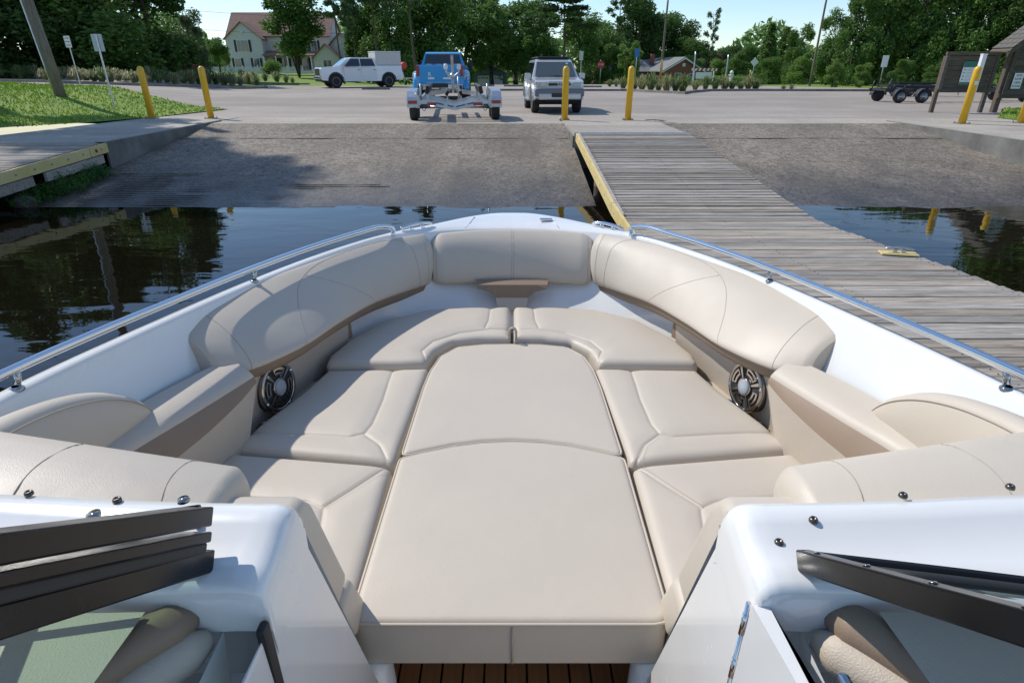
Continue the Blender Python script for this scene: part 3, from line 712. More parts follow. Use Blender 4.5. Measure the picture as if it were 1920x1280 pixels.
# tan and cream moulding below it
br = MB(); rr = []
for x, hb in ((-.20, 1.10), (-.14, 1.115), (-.10, 1.145), (-.085, 1.16), (.085, 1.16), (.10, 1.145), (.14, 1.115), (.20, 1.10)):
    rr.append([(x, 3.10, Z(1.07)), (x * .98, 3.05, Z(1.085)), (x * .95, 3.035, Z(hb + .004))])
br.grid(rr, sm=False); bpart('bow_bracket', br, M['tan'])
bpart('bracket_pad', MB().grid([[(x, 3.035, Z(1.155)), (x * .95, 3.02, Z(1.175)), (x * .8, 3.0, Z(1.215))] for x in (-.09, -.06, 0, .06, .09)]), M['vinyl2'])

# ---- aft side: armrests, tan bands, curved bolsters
for s in (1, -1):
    def V(x, y, h): return (s * x, y, Z(h))
    inner_top = [V(.905, 1.80, .975), V(.94, 1.66, .965), V(.985, 1.48, .95), V(1.04, 1.27, .935), V(1.07, 1.0, .93), V(1.07, .6, .93)]
    band_low = [V(.893, 1.79, 1.0), V(.905, 1.68, 1.01), V(.935, 1.52, 1.02), V(.975, 1.35, 1.025), V(1.0, 1.1, 1.03), V(1.0, .6, 1.03)]
    low = [V(.893, 1.78, 1.02), V(.915, 1.63, 1.24), V(.945, 1.5, 1.24), V(.985, 1.32, 1.24), V(1.0, 1.1, 1.24), V(1.0, .6, 1.24)]
    bpart('arm_band', MB().grid([spline(band_low, 5), spline([Vector(a).lerp(Vector(b), .5) + Vector((-s * .006, 0, 0)) for a, b in zip(band_low, inner_top)], 5), spline(inner_top, 5)]), M['tan'])
    bpart('arm_panel', MB().grid([spline(low, 5), spline(band_low, 5)]), M['vinyl2'])
    ot = [V(1.0, 1.84, .93), V(1.05, 1.70, .92), V(1.11, 1.5, .91), V(1.13, 1.27, .90), V(1.13, 1.0, .90), V(1.13, .6, .90)]
    mid = [Vector(a).lerp(Vector(b), .5) + Vector((0, 0, .014)) for a, b in zip(inner_top, ot)]
    bpart('armrest', MB().grid([spline([Vector(a) + Vector((-s * .005, 0, -.012)) for a in inner_top], 5), spline([Vector(a) + Vector((-s * .004, 0, .001)) for a in inner_top], 5), spline([Vector(a) + Vector((0, 0, .012)) + (Vector(b) - Vector(a)) * .12 for a, b in zip(inner_top, ot)], 5), spline(mid, 5), spline(ot, 5)]), M['vinyl'])
    # curved upright pad
    oy = spline([(1.50, .935, 0), (1.45, .86, 0), (1.38, .80, 0), (1.29, .752, 0), (1.17, .715, 0), (1.0, .69, 0), (.7, .685, 0)], 6)
    face = []; x0 = 1.065
    rows = []
    for p in oy:
        y, h = p.x, p.y; xo = x0 + .03 * sstep(1.5, 1.1, y)
        rows.append([Vector(V(xo - .004, y - .0 if y < 1.49 else y, .955 if y > 1.3 else .96)), Vector(V(xo - .014, y, (h * .35 + .955 * .65))), Vector(V(xo - .008, y, h + .022)), Vector(V(xo + .004, y, h + .006)), Vector(V(xo + .03, y, h)), Vector(V(xo + .06, y, h + .01)), Vector(V(xo + .07, y, .955))])
    bo = bpart('side_bolster', MB().grid(rows), M['vinyl'])
    obj('seam', MB().tube([r_[2] + Vector((-s * .001, 0, 0)) for r_ in rows], .0016, 6), M['seam'], bo)
    # seat back leaning on the console: raked slab, top roll, wing
    def slab(poly, x0_, x1_, name, m, bev=.02):
        bm = bmesh.new(); f = bm.faces.new([bm.verts.new(V(x0_, y, h)) for y, h in poly])
        r_ = bmesh.ops.extrude_face_region(bm, geom=[f]); bmesh.ops.translate(bm, verts=[v for v in r_['geom'] if isinstance(v, bmesh.types.BMVert)], vec=(s * (x1_ - x0_), 0, 0))
        bmesh.ops.bevel(bm, geom=bm.edges[:], offset=bev, segments=4, profile=.5, affect='EDGES', clamp_overlap=True)
        bmesh.ops.recalc_face_normals(bm, faces=bm.faces); me = bpy.data.meshes.new(name); bm.to_mesh(me); bm.free(); me.shade_smooth()
        return bpart(name, me, m)
    sb = slab([(.700, .655), (.80, .665), (.835, .71), (.945, 1.00), (.84, 1.02)], .355, 1.02, 'seat_back', M['vinyl'], .022)
    slab([(.845, 1.03), (.95, 1.012), (1.02, 1.16), (.93, 1.19)], .352, 1.0, 'lower_seat_back', M['vinyl'], .02)
    tr_ = slab([(.715, .625), (.80, .612), (.875, .622), (.905, .66), (.89, .71), (.83, .74), (.715, .70)], .475, 1.16, 'head_roll', M['vinyl'], .03)
    for v_ in tr_.data.vertices:                        # widens outboard, rounded off at the inner end
        k_ = abs(v_.co.x) - .475; f_ = sstep(.70, .90, v_.co.y)
        v_.co.y += f_ * (.15 * k_ - .035 * max(0, 1 - k_ / .14) ** 2); v_.co.z -= .03 * max(0, 1 - k_ / .12) ** 2
    bv = BVHTree.FromPolygons([v_.co.copy() for v_ in tr_.data.vertices], [tuple(p_.vertices) for p_ in tr_.data.polygons])
    for xx in (.56, .80):
        ln_ = []
        for k in range(16):
            hit = bv.ray_cast(Vector(V(xx + .02 * math.sin(k * .2), .725 + .0125 * k, .40)), Vector((0, 0, -1)))[0]
            if hit: ln_.append(hit + Vector((0, 0, .0002)))
        if len(ln_) > 2: obj('seam', MB().tube(ln_, .0012, 6), M['seam'], tr_)

# ---- consoles
for s in (1, -1):
    def V(x, y, h): return Vector((s * x, y, Z(h)))
    con = MB()
    # top deck with raised forward lip, cross sections from the walkway outwards
    rows = []
    for x, e in ((.3276, .12), (.3275, .05), (.329, .028), (.334, .013), (.343, .004), (.356, 0), (.38, 0), (.45, 0), (.6, 0), (.8, 0), (1.0, 0), (1.1, 0)):
        dy = .035 * sstep(.38, 1.1, x)
        rows.append([V(x, .716 + dy, .655), V(x, .713 + dy, .612 + e), V(x, .702 + dy, .600 + e), V(x, .680 + dy, .597 + e), V(x, .660 + dy, .602 + e), V(x, .640 + dy, .613 + e), V(x, .60 + dy * .3, .617 + e), V(x, .572 - .05 * max(0, x - .39), .619 + e), V(x, .562 - .05 * max(0, x - .39), .63 + e), V(x, .56 - .05 * max(0, x - .39), .70)])
    con.grid(rows)
    # raked front and walkway side
    side = [V(.3292, .716, .70), V(.3292, .713, .672), V(.3292, .70, .665), V(.3292, .66, .667), V(.3294, .60, .68), V(.331, .572, .69), V(.336, .45, .69), V(.336, -.3, .69), V(.31, -.3, 1.6), V(.305, 1.0, 1.6), V(.318, .90, 1.27)]
    con.add(side, [tuple(range(len(side)))])
    con.add([V(.332, .716, .655), V(.318, .90, 1.27), V(1.0, .90, 1.27), V(1.1, .75, .655)], [(0, 1, 2, 3)])
    co = bpart('console', con, M['gel'])
    # rounded moulding at the foot
    bpart('console_foot', MB().lathe([(.13, 0), (.125, .03), (.09, .07), (.07, .14), (.065, .3)], 20, V(.36, .97, 1.60)), M['gel'])
    # snaps along the lip
    for x, y, h in ((.44, .665, .600), (.60, .715, .5965), (.78, .735, .5965), (.38, .635, .614)) if s > 0 else ((.455, .66, .602), (.60, .705, .597), (.745, .72, .5965)):
        sn = MB().lathe([(.0066, 0), (.0066, .003), (.005, .006), (.003, .006), (.0025, .004), (0, .004)], 12, V(x, y, h + .001))
        obj('snap', sn, M['snap'], co)
    # windshield: base frame on the dash, raked post at the walkway, pane between
    b0, b1, b2 = V(.402 if s > 0 else .42, .587, .605), V(.66, .545, .603), V(1.02, .47, .60)
    rk = Vector((0, -.262, .20)) * 1.35
    t0, t1, t2 = b0 + rk + Vector((s * .02, 0, 0)), b1 + rk, b2 + rk
    ws = bpart('windshield', MB().grid([spline([b0, b1, b2], 4), spline([t0, t1, t2], 4)], sm=False), M['wsglass'])
    fr = MB(); pth = spline([b0 + Vector((-s * .01, .006, .0)), b1, b2], 4)
    fr.tube([q + Vector((0, .004, .004)) for q in pth], .009, 6); obj('base_frame', fr, M['blackal'], ws)
    g2 = MB(); g2.tube([q + rk * .07 + Vector((0, -.004, .004)) for q in pth[1:]], .007, 6); obj('gasket', g2, M['rubber'], ws)
    def bar(a, b, w_, t_, up, name='post', m=M['blackal'], par=ws):
        a, b = Vector(a), Vector(b); d = (b - a); L_ = d.length; d.normalize(); up = Vector(up); up = (up - d * up.dot(d)).normalized(); sd_ = d.cross(up)
        bm = bmesh.new(); vs = [bm.verts.new(a + d * L_ * k + sd_ * w_ * i + up * t_ * j) for k in (0, 1) for i, j in ((-.5, -.5), (.5, -.5), (.5, .5), (-.5, .5))]
        for f in ((3, 2, 1, 0), (4, 5, 6, 7), (0, 1, 5, 4), (1, 2, 6, 5), (2, 3, 7, 6), (3, 0, 4, 7)): bm.faces.new([vs[i] for i in f])
        bmesh.ops.bevel(bm, geom=bm.edges[:], offset=.0025, segments=2, profile=.5, affect='EDGES'); bmesh.ops.recalc_face_normals(bm, faces=bm.faces)
        me = bpy.data.meshes.new(name); bm.to_mesh(me); bm.free(); return obj(name, me, m, par)
    rk_n = rk.cross(Vector((1, 0, 0))).normalized(); rk_n = rk_n if rk_n.z > 0 else -rk_n
    bar(b0 + Vector((-s * .004, .012, -.006)), t0 + rk * .02, .020, .030, rk_n)
    bar(t0, t2, .02, .03, rk_n, 'top_frame')
    for k in (.08, .30, .52, .74):
        q = (b0 + Vector((-s * .004, .012, -.006))).lerp(t0, k) + rk_n * .0152; sc = MB().lathe([(.0042, 0), (.0036, .0016), (.0012, .0018), (0, .001)], 10); rq = rk_n.to_track_quat('Z', 'Y').to_matrix(); sc.v = [tuple(rq @ Vector(v_) + q) for v_ in sc.v]; obj('screw', sc, M['dsteel'], ws)
    if s < 0:
        # the hinged centre pane folded back over the port side
        off = rk_n * .040
        a0 = V(.432, .637, .556); a1 = b1 + off + Vector((-.02, .03, .0)); c0 = a0 + rk * 1.0; c1 = a1 + rk * 1.0
        cp = bpart('centre_pane', MB().add([a0, a1, c1, c0], [(0, 1, 2, 3)]), M['wsglass'])
        bar(a0 + Vector((0, -.009, -.003)), c0 + Vector((0, -.009, -.003)), .044, .026, rk_n, 'pane_frame', par=cp); bar(a0 + Vector((.0, 0, 0)), a1, .012, .016, rk_n, 'pane_frame', par=cp); bar(c0, c1, .02, .02, rk_n, 'pane_frame', par=cp); bar(a1, c1, .02, .02, rk_n, 'pane_frame', par=cp)
        bar(a0 - rk_n * .020 + Vector((.006, -.030, -.012)), c0 - rk_n * .020 + Vector((0, -.026, -.010)), .036, .014, rk_n, 'rubber_seal', M['rubber'], cp)
        bar(a0 - rk_n * .014 + Vector((.004, -.022, -.008)), c0 - rk_n * .014 + Vector((0, -.019, -.007)), .046, .014, rk_n, 'rubber_seal', M['blackal'], cp)
        kn = MB().lathe([(.006, 0), (.006, .006), (.009, .007), (.009, .012), (.0, .0125)], 14, a0.lerp(a1, .55) + Vector((0, .006, .004))); obj('latch_knob', kn, M['dsteel'], cp)
        kn = MB().lathe([(.008, 0), (.007, .004), (0, .005)], 12, a0.lerp(c0, .1) + rk_n * .0145); obj('rivet', kn, M['dsteel'], cp)
        # door track and latch in the walkway side
        trk = MB().bbox((s * .3335 + .002, .545, Z(.98)), (.014, .022, .62), .006); bpart('door_track', trk, M['rubber'])
        lt = MB().lathe([(.017, 0), (.017, .005), (.012, .007), (.008, .003), (0, .003)], 16, (0, 0, 0), 'X'); lt.v = [(x + s * .327, y + .47, z + Z(.83)) for x, y, z in lt.v]; bpart('door_latch', lt, M['black'])
    else:
        # storage door with a piano hinge, standing a little open
        dr = MB(); dr.extr([V(.345, .565, .655), V(.372, .30, .655), V(.372, -.25, .655), V(.345, -.25, 1.52), V(.335, .565, 1.52)], (-s * .022, 0, 0)); d_ = bpart('console_door', dr, M['gel'])
        hg = MB().tube([V(.322, .572, .66), V(.318, .572, 1.5)], .0035, 8); obj('hinge', hg, M['steel'], d_)
        for k in range(9): obj('hinge_knuckle', MB().tube([V(.3218, .572, .68 + .09 * k), V(.3216, .572, .72 + .09 * k)], .0045, 8), M['steel'], d_)
        obj('latch', MB().bbox(V(.392, .44, .665), (.014, .05, .03), .004), M['steel'], d_)
    # dash pads inside the windshield
    dash = MB().grid([[V(x, .535 - .02 * (x - .4), .632), V(x, .40, .625), V(x, .30, .64), V(x, .25, .70)] for x in (.47, .55, .7, .9, 1.05)]); bpart('dash_cover', dash, M['vinyl2'])
    def pad(path, r0, name, m, fl=.5):
        pts = spline(path, 6); a = MB(); a.tube(pts, [r0 * min(1, .45 + k * .2) for k in range(len(pts))], 14)
        return bpart(name, a, m)
    pad([V(.432, .566, .678), V(.47, .52, .668), V(.52, .46, .668), V(.62, .34, .68), V(.7, .1, .68)], .030, 'dash_pad', M['tan'])
    pad([V(.412, .553, .705), V(.45, .505, .70), V(.49, .455, .70), V(.58, .33, .705), V(.66, .1, .71)], .029, 'knee_pad', M['vinyl2'])
    bpart('dash_side', MB().add([V(.395, .56, .70), V(.40, .0, .74), V(.40, .0, 1.0), V(.395, .5, 1.0)], [(0, 1, 2, 3)]), M['gel_in'])
    bpart('dash_floor', MB().add([V(.335, .57, .80), V(1.1, .57, .80), V(1.1, -.3, .80), V(.335, -.3, .80)], [(0, 1, 2, 3)]), M['gel_in'])

# ---- teak sole
sole = bpart('sole', MB().box((0, .6, Z(1.612)), (.9, 2.0, .01)), M['caulk'])
pm = MB().bbox((0, 0, 0), (.0555, 2.0, .008), .0015).mesh('teak_plank')
for k in range(-6, 7):
    pl = obj('teak_plank', pm, M['teak'], sole); pl.location = (k * .062 + .012, .6, Z(1.604))
# ------------------------------------------------------------------ docks
def wood_mat(name, c1, c2, c3, sc=(1.0, 16, 16)):
    m = bpy.data.materials.new(name); m.use_nodes = True; n = m.node_tree; b = n.nodes['Principled BSDF']; l = n.links.new
    t = n.nodes.new('ShaderNodeTexCoord'); oi = n.nodes.new('ShaderNodeObjectInfo')
    ad = n.nodes.new('ShaderNodeVectorMath'); ad.operation = 'MULTIPLY_ADD'; ad.inputs[1].default_value = (37, 53, 71)
    cb = n.nodes.new('ShaderNodeCombineXYZ')
    for k in range(3): l(oi.outputs['Random'], cb.inputs[k])
    l(cb.outputs[0], ad.inputs[0]); l(t.outputs['Object'], ad.inputs[2])
    mp_ = n.nodes.new('ShaderNodeMapping'); mp_.inputs['Scale'].default_value = sc; l(ad.outputs[0], mp_.inputs[0])
    a = n.nodes.new('ShaderNodeTexNoise'); a.inputs['Scale'].default_value = 2.2; a.inputs['Detail'].default_value = 8; a.inputs['Roughness'].default_value = .72; a.inputs['Distortion'].default_value = .5; l(mp_.outputs[0], a.inputs[0])
    r = n.nodes.new('ShaderNodeValToRGB'); e = r.color_ramp.elements; e[0].position = .3; e[0].color = (*c1, 1); e[1].position = .68; e[1].color = (*c2, 1); x = r.color_ramp.elements.new(.46); x.color = (*c3, 1)
    l(a.outputs[0], r.inputs[0])
    hs = n.nodes.new('ShaderNodeHueSaturation'); mr = n.nodes.new('ShaderNodeMapRange'); mr.inputs[3].default_value = .72; mr.inputs[4].default_value = 1.22
    l(oi.outputs['Random'], mr.inputs[0]); l(mr.outputs[0], hs.inputs['Value']); l(r.outputs[0], hs.inputs['Color'])
    wn = n.nodes.new('ShaderNodeTexWhiteNoise'); wn.noise_dimensions = '1D'; l(oi.outputs['Random'], wn.inputs['W'])
    tm = n.nodes.new('ShaderNodeMixRGB'); tm.blend_type = 'MULTIPLY'; tm.inputs[2].default_value = (1.0, .91, .80, 1); l(wn.outputs['Value'], tm.inputs[0]); l(hs.outputs[0], tm.inputs[1]); l(tm.outputs[0], b.inputs['Base Color'])
    b.inputs['Roughness'].default_value = .82
    bp = n.nodes.new('ShaderNodeBump'); bp.inputs['Strength'].default_value = .7; bp.inputs['Distance'].default_value = .006; l(a.outputs[0], bp.inputs['Height']); l(bp.outputs[0], b.inputs['Normal'])
    return m
M['wood'] = wood_mat('weathered_planks', (.085, .075, .065), (.47, .435, .39), (.275, .25, .22))
M['wood_brown'] = wood_mat('brown_boards', (.045, .036, .03), (.15, .125, .10), (.09, .074, .06))
M['pole'] = wood_mat('pole_timber', (.07, .06, .05), (.24, .21, .175), (.14, .12, .10), (16, 16, 1))

def dock_h(y):           # height of the plank tops: sloped gangway, then level
    return .285 + (LOT + .02 - .285) * sstep(0, 1, max(0, min(1, (y - 7.8) / 5.98))) if y > 7.8 else .285
def dock_hl(y): return .285 + (LOT + .02 - .285) * max(0, min(1, (y - 7.8) / 5.98))
rnd = random.Random(5)
M['nail'] = mat('rusty_nail', (.05, .04, .035), .6, .4)
dk = thing('plank_dock', 'long grey weathered plank dock with yellow edge board beside the boat', 'dock', (1.45, 2, 0))
def right_edge(y): return 3.93 + .012 * (13.8 - y) if y > 7.4 else 4.0 + .21 * (7.4 - y)
def plank(parent, base, x0, x1, y, z, wd, ang, th=.038):
    j = rnd.uniform
    ln = x1 - x0; b = .004
    m = MB(); vs = []
    n_ = 5; rows = []
    bow = j(-.004, .004); tw = j(-.004, .004); e0, e1 = j(-.012, .012), j(-.012, .012)
    for i in range(n_ + 1):
        u = i / n_; x = x0 + e0 + (ln + e1 - e0) * u; dz = bow * math.sin(u * 3.14) + tw * (u - .5); yy = j(-.0015, .0015)
        rows.append([(x - base.x, y - wd / 2 + yy - base.y, z - th - base.z), (x - base.x, y - wd / 2 + yy - base.y, z - b + dz - base.z), (x - base.x, y - wd / 2 + b + yy - base.y, z + dz - base.z), (x - base.x, y + wd / 2 - b + yy - base.y, z + dz - base.z), (x - base.x, y + wd / 2 + yy - base.y, z - b + dz - base.z), (x - base.x, y + wd / 2 + yy - base.y, z - th - base.z)])
    m.grid(rows, sm=False); m.add(rows[0], [(0, 1, 2, 3, 4, 5)]); m.add(rows[-1], [(5, 4, 3, 2, 1, 0)])
    for sx in (x0 + .06, (x0 + x1) / 2, x1 - .09):       # nail heads
        for sy in (-.035, .035): m.lathe([(.006, 0), (.006, .0015), (0, .002)], 6, (sx - base.x, y + sy - base.y, z + .001 - base.z), mi=1)
    me = m.mesh('plank'); me.materials.append(M['wood']); me.materials.append(M['nail'])
    o = obj('plank', me, None, parent); return o
y = 13.74; base = Vector((1.45, 2, 0))
while y > .2:
    plank(dk, base, 1.50 + rnd.uniform(-.006, .01), right_edge(y), y, dock_hl(y) + rnd.uniform(-.004, .004), .138, 0); y -= .1455
# stringers, piles, edge boards
sg = MB()
for yy0, yy1 in ((13.75, 7.8), (7.8, .1)):
    for x in (1.50, 2.7): sg.extr([(x - 1.45, yy0 - 2, dock_hl(yy0) - .045), (x - 1.45, yy1 - 2, dock_hl(yy1) - .045), (x - 1.45, yy1 - 2, dock_hl(yy1) - .26), (x - 1.45, yy0 - 2, dock_hl(yy0) - .26)], (.05, 0, 0))
    sg.extr([(right_edge(yy0) - .06 - 1.45, yy0 - 2, dock_hl(yy0) - .045), (right_edge(yy1) - .06 - 1.45, yy1 - 2, dock_hl(yy1) - .045), (right_edge(yy1) - .06 - 1.45, yy1 - 2, dock_hl(yy1) - .24), (right_edge(yy0) - .06 - 1.45, yy0 - 2, dock_hl(yy0) - .24)], (.045, 0, 0))
obj('stringers', sg, M['wood_brown'], dk)['kind'] = 'stuff'
obj('edge_timber', MB().extr([(1.455 - 1.45, 13.7 - 2, dock_hl(13.7) + .03), (1.455 - 1.45, 7.8 - 2, dock_hl(7.8) + .03), (1.455 - 1.45, 7.8 - 2, dock_hl(7.8) - .02), (1.455 - 1.45, 13.7 - 2, dock_hl(13.7) - .02)], (.05, 0, 0)), M['wood'], dk)
for a, b_ in ((13.72, 11.0), (10.98, 8.4), (8.38, 5.6), (5.58, 2.5)):
    yb = obj('edge_board', MB().extr([(-.035, a - 2, dock_hl(a) + .015), (-.035, b_ - 2, dock_hl(b_) + .015), (-.035, b_ - 2, dock_hl(b_) - .15), (-.035, a - 2, dock_hl(a) - .15)], (.045, 0, 0)), M['yellowb'], dk)
    k = a - .25
    while k > b_ + .1:
        obj('bolt', MB().lathe([(.016, 0), (.016, .008), (.006, .012)], 8, (-.036, k - 2, dock_hl(k) - .06), 'X'), M['dsteel'], yb).scale = (1, 1, 1); k -= .55
for x, yy in ((1.6, 8.6), (3.9, 8.6), (1.6, 5.2), (4.1, 5.6), (1.6, 11.6), (3.85, 11.6)):
    obj('pile', MB().tube([(x - 1.45 + .1, yy - 2, -1.5), (x - 1.45 + .1, yy - 2, dock_hl(yy) - .05)], .11, 12), M['pole'], dk)
# mooring cleat on its yellow pad
cl = thing('dock_cleat', 'galvanised mooring cleat on a small yellow pad at the dock edge', 'cleat', (right_edge(6.05) - .17, 6.05, .292), R(-12))
obj('pad', MB().bbox((0, 0, .008), (.36, .13, .018), .004), M['yellowb'], cl)
a = MB(); a.box((-.04, 0, .035), (.03, .04, .04)); a.box((.04, 0, .035), (.03, .04, .04)); a.tube(spline([(-.14, 0, .055), (-.05, 0, .066), (.05, 0, .066), (.14, 0, .055)], 4), [.008] + [.014] * 11 + [.008], 8); obj('horn', a, M['steelg'], cl)

# left dock
dl = thing('plank_dock', 'shaded dark plank dock with yellow edge board left of the ramp', 'dock', (-8, 12, 0)); base = Vector((-8, 12, 0))
def lh(y): return LOT + .012 - .052 * (12.1 - y)
y = 12.0
while y > 3.5:
    plank(dl, base, -11.6, -8.06, y, lh(y), .138, 0); y -= .1455
for a, b_ in ((12.08, 11.55), (11.53, 9.2), (9.18, 7.6), (7.58, 4.0)):
    yb = obj('edge_board', MB().extr([(.0, a - 12, lh(a) + .0), (.0, b_ - 12, lh(b_) + .0), (.0, b_ - 12, lh(b_) - .17), (.0, a - 12, lh(a) - .17)], (.04, 0, 0)), M['yellowb'], dl)
    k = a - .2
    while k > b_ + .1: obj('bolt', MB().lathe([(.02, 0), (.02, .008), (.006, .014)], 8, (.04, k - 12, lh(k) - .08), 'X'), M['dsteel'], yb); k -= .42
obj('reflector', MB().lathe([(.035, 0), (.035, .008), (.02, .012)], 12, (.04, -.28, lh(11.7) - .08), 'X'), M['red'], dl)
for k in range(3): obj('joist', MB().extr([(-.02, -.1 - k * 1.9, lh(11.9 - k * 1.9) - .19), (-.02, -1.7 - k * 1.9, lh(10.3 - k * 1.9) - .19), (-.02, -1.7 - k * 1.9, lh(10.3 - k * 1.9) - .34), (-.02, -.1 - k * 1.9, lh(11.9 - k * 1.9) - .34)], (.05, 0, 0)), M['wood'], dl)
for yy in (10.9, 8.6, 6.0): obj('pile', MB().tube([(-.25, yy - 12, -1.5), (-.25, yy - 12, lh(yy) - .06)], .12, 12), M['pole'], dl)
# rocks and weeds below it
M['rock'] = mat('bank_rock', (.10, .095, .085), .85, var=.4, vscale=4, bump=.5, bscale=14)
def rock(loc, r, label, seed):
    bm = bmesh.new(); bmesh.ops.create_icosphere(bm, subdivisions=2, radius=1); q = random.Random(seed); ax = [Vector((q.gauss(0, 1), q.gauss(0, 1), q.gauss(0, 1))).normalized() for _ in range(7)]
    for v in bm.verts:
        n_ = v.co.normalized(); k = 1
        for a_ in ax: k -= .22 * max(0, n_.dot(a_) - .55)
        v.co = Vector((n_.x * r * 1.35 * k, n_.y * r * k, n_.z * r * .72 * k))
    me = bpy.data.meshes.new('rock'); bm.to_mesh(me); bm.free(); o = obj('rock', me, M['rock']); o.location = loc; o.rotation_euler = (0, 0, q.uniform(0, 6))
    return tag(o, label, 'rock', 'rocks at the foot of the shaded bank')
for i, (x, y, r, lb) in enumerate(((-8.05, 9.75, .17, 'rounded brown rock at the water beside the grooved ramp foot'), (-8.5, 9.45, .2, 'flat rock half under water below the left dock'), (-8.35, 10.15, .14, 'small dark rock between the weeds and the water'), (-9.1, 9.9, .22, 'broad dark rock in shade under the left dock'))):
    rock((x, y, bank_z(x, y) + r * .3 if x < -8.1 else .06), r, lb, i + 2)
M['weed'] = mat('weed_leaf', (.03, .10, .012), .5, col2=(.07, .19, .03), vscale=3, trans=.3, island=.3)
def weed(loc, n_, rad, hgt, label, seed):
    q = random.Random(seed); m = MB()
    for i in range(n_):
        a = q.uniform(0, 6.28); r = rad * q.random() ** .6; x, y = math.cos(a) * r, math.sin(a) * r * 1.6; h = hgt * q.uniform(.35, 1) * (1 - .5 * r / rad); lx, ly = q.uniform(-.1, .1), q.uniform(-.1, .1)
        m.add([(x, y, 0), (x + lx * .5 + .008, y + ly * .5, h * .6), (x + lx, y + ly, h)], [(0, 1, 2)])
        for k in range(5):
            z = h * (.3 + .16 * k); b_ = q.uniform(0, 6.28); s_ = q.uniform(.03, .06); cx, cy = x + lx * z / h, y + ly * z / h
            dx, dy = math.cos(b_) * s_, math.sin(b_) * s_
            m.add([(cx, cy, z), (cx + dx * .5 - dy * .3, cy + dy * .5 + dx * .3, z + .012), (cx + dx, cy + dy, z - .005), (cx + dx * .5 + dy * .3, cy + dy * .5 - dx * .3, z + .01)], [(0, 1, 2, 3)])
    o = obj('weed_clump', m.mesh('weed', False), M['weed']); o.location = loc; tag(o, label, 'weeds', 'weeds below the left dock')
weed((-7.86, 11.3, ramp_z(0, 11.3)), 150, .26, .42, 'bright green weeds growing against the foot of the stained wedge wall', 1)
weed((-7.84, 10.55, ramp_z(0, 10.55)), 170, .3, .45, 'bright green weeds hanging over the ramp edge nearest the water', 2)
weed((-8.0, 9.95, .02), 120, .3, .4, 'green weeds in shade just under the left dock boards', 3)

# ------------------------------------------------------------------ bollards
def bollard(x, y, z, label, lean=0, sticker=False):
    t_ = thing('bollard', label, 'bollard', (x, y, z), 0, 'yellow steel bollards at the ramp heads')
    obj('post', MB().lathe([(.088, 0), (.088, 1.27), (.080, 1.31), (.058, 1.345), (.025, 1.362), (0, 1.365)], 20), M['yellow'], t_)
    obj('base_plate', MB().bbox((0, 0, .008), (.28, .28, .016), .003), M['dsteel'], t_)
    for a in (-1, 1):
        for b_ in (-1, 1): obj('anchor_bolt', MB().lathe([(.014, 0), (.014, .03), (.006, .035)], 8, (a * .115, b_ * .115, .016)), M['dsteel'], t_)
    if sticker: obj('sticker', MB().grid([[(.0895 * math.sin(a), -.0895 * math.cos(a), z_) for a in (-.5, -.2, .1, .4)] for z_ in (.93, 1.02)]), M['white'], t_)
    t_.rotation_euler = (0, lean, 0); return t_
bollard(-10.35, 18.0, LOT + .016, 'yellow bollard at the left walkway, the one further from the ramp')
bollard(-8.65, 18.0, LOT + .016, 'yellow bollard at the left walkway, right at the ramp corner')
bollard(1.46, 17.4, LOT + .02, 'yellow bollard on the dock landing in front of the silver SUV')
bollard(3.22, 17.4, LOT + .02, 'yellow bollard on the dock landing right of the silver SUV')
bollard(11.75, 16.3, LOT + .016, 'yellow bollard with round sticker beside the white post at the notice board', 0, True)
bollard(13.45, 16.5, LOT + .016, 'yellow bollard cut off by the right edge of the picture')
# ------------------------------------------------------------------ vehicles.  local axes: front towards -y, wheels on z = 0
def body(prof, hw, m, name, parent, arches=(), bev=.03):
    """side profile (y,z), half width by hw(y,z); wheel arches cut as arcs along the sill"""
    poly = list(prof)
    bm = bmesh.new(); Lv = [bm.verts.new((-hw(y, z), y, z)) for y, z in poly]; Rv = [bm.verts.new((hw(y, z), y, z)) for y, z in poly]
    n_ = len(poly); bm.faces.new(Lv); bm.faces.new(Rv[::-1])
    for i in range(n_): bm.faces.new((Lv[i], Rv[i], Rv[(i + 1) % n_], Lv[(i + 1) % n_]))
    bmesh.ops.recalc_face_normals(bm, faces=bm.faces)
    es = [e for e in bm.edges if e.calc_face_angle(0) > R(22)]
    bmesh.ops.bevel(bm, geom=es, offset=bev, segments=2, profile=.6, affect='EDGES', clamp_overlap=True)
    bmesh.ops.triangulate(bm, faces=[f for f in bm.faces if len(f.verts) > 4])
    me = bpy.data.meshes.new(name); bm.to_mesh(me); bm.free(); return obj(name, me, m, parent)
def arch(yc, zc, r, n=9):
    return [(yc + r * math.cos(a), zc + r * math.sin(a)) for a in [math.pi * (1 - k / n) for k in range(n + 1)]]
def wheel(parent, x, y, r, wd, s, rimc, rr=.62):
    t_ = obj('wheel', MB().lathe([(r * .66, -wd / 2), (r * .93, -wd / 2), (r, -wd * .33), (r, wd * .33), (r * .93, wd / 2), (r * .66, wd / 2)], 28, (x, y, r), 'X'), M['tyre'], parent)
    a = MB().lathe([(r * rr + .02, -.01), (r * rr + .02, .0), (r * rr, .012), (r * rr * .86, -.03), (r * rr * .3, -.015), (.05, .005), (0, .006)], 24, (x + s * wd * .47, y, r), 'X')
    if s < 0: a.v = [(2 * (x - wd * .47) - vx, vy, vz) for vx, vy, vz in a.v]
    obj('rim', a, rimc, t_)
    sp = MB()
    for k in range(6):
        q = k * math.pi / 3; sp.box((x + s * (wd * .47 - .012), y + math.cos(q) * r * .36, r + math.sin(q) * r * .36), (.02, r * .46, r * .13), rx=q)
    obj('spokes', sp, rimc, t_); return t_
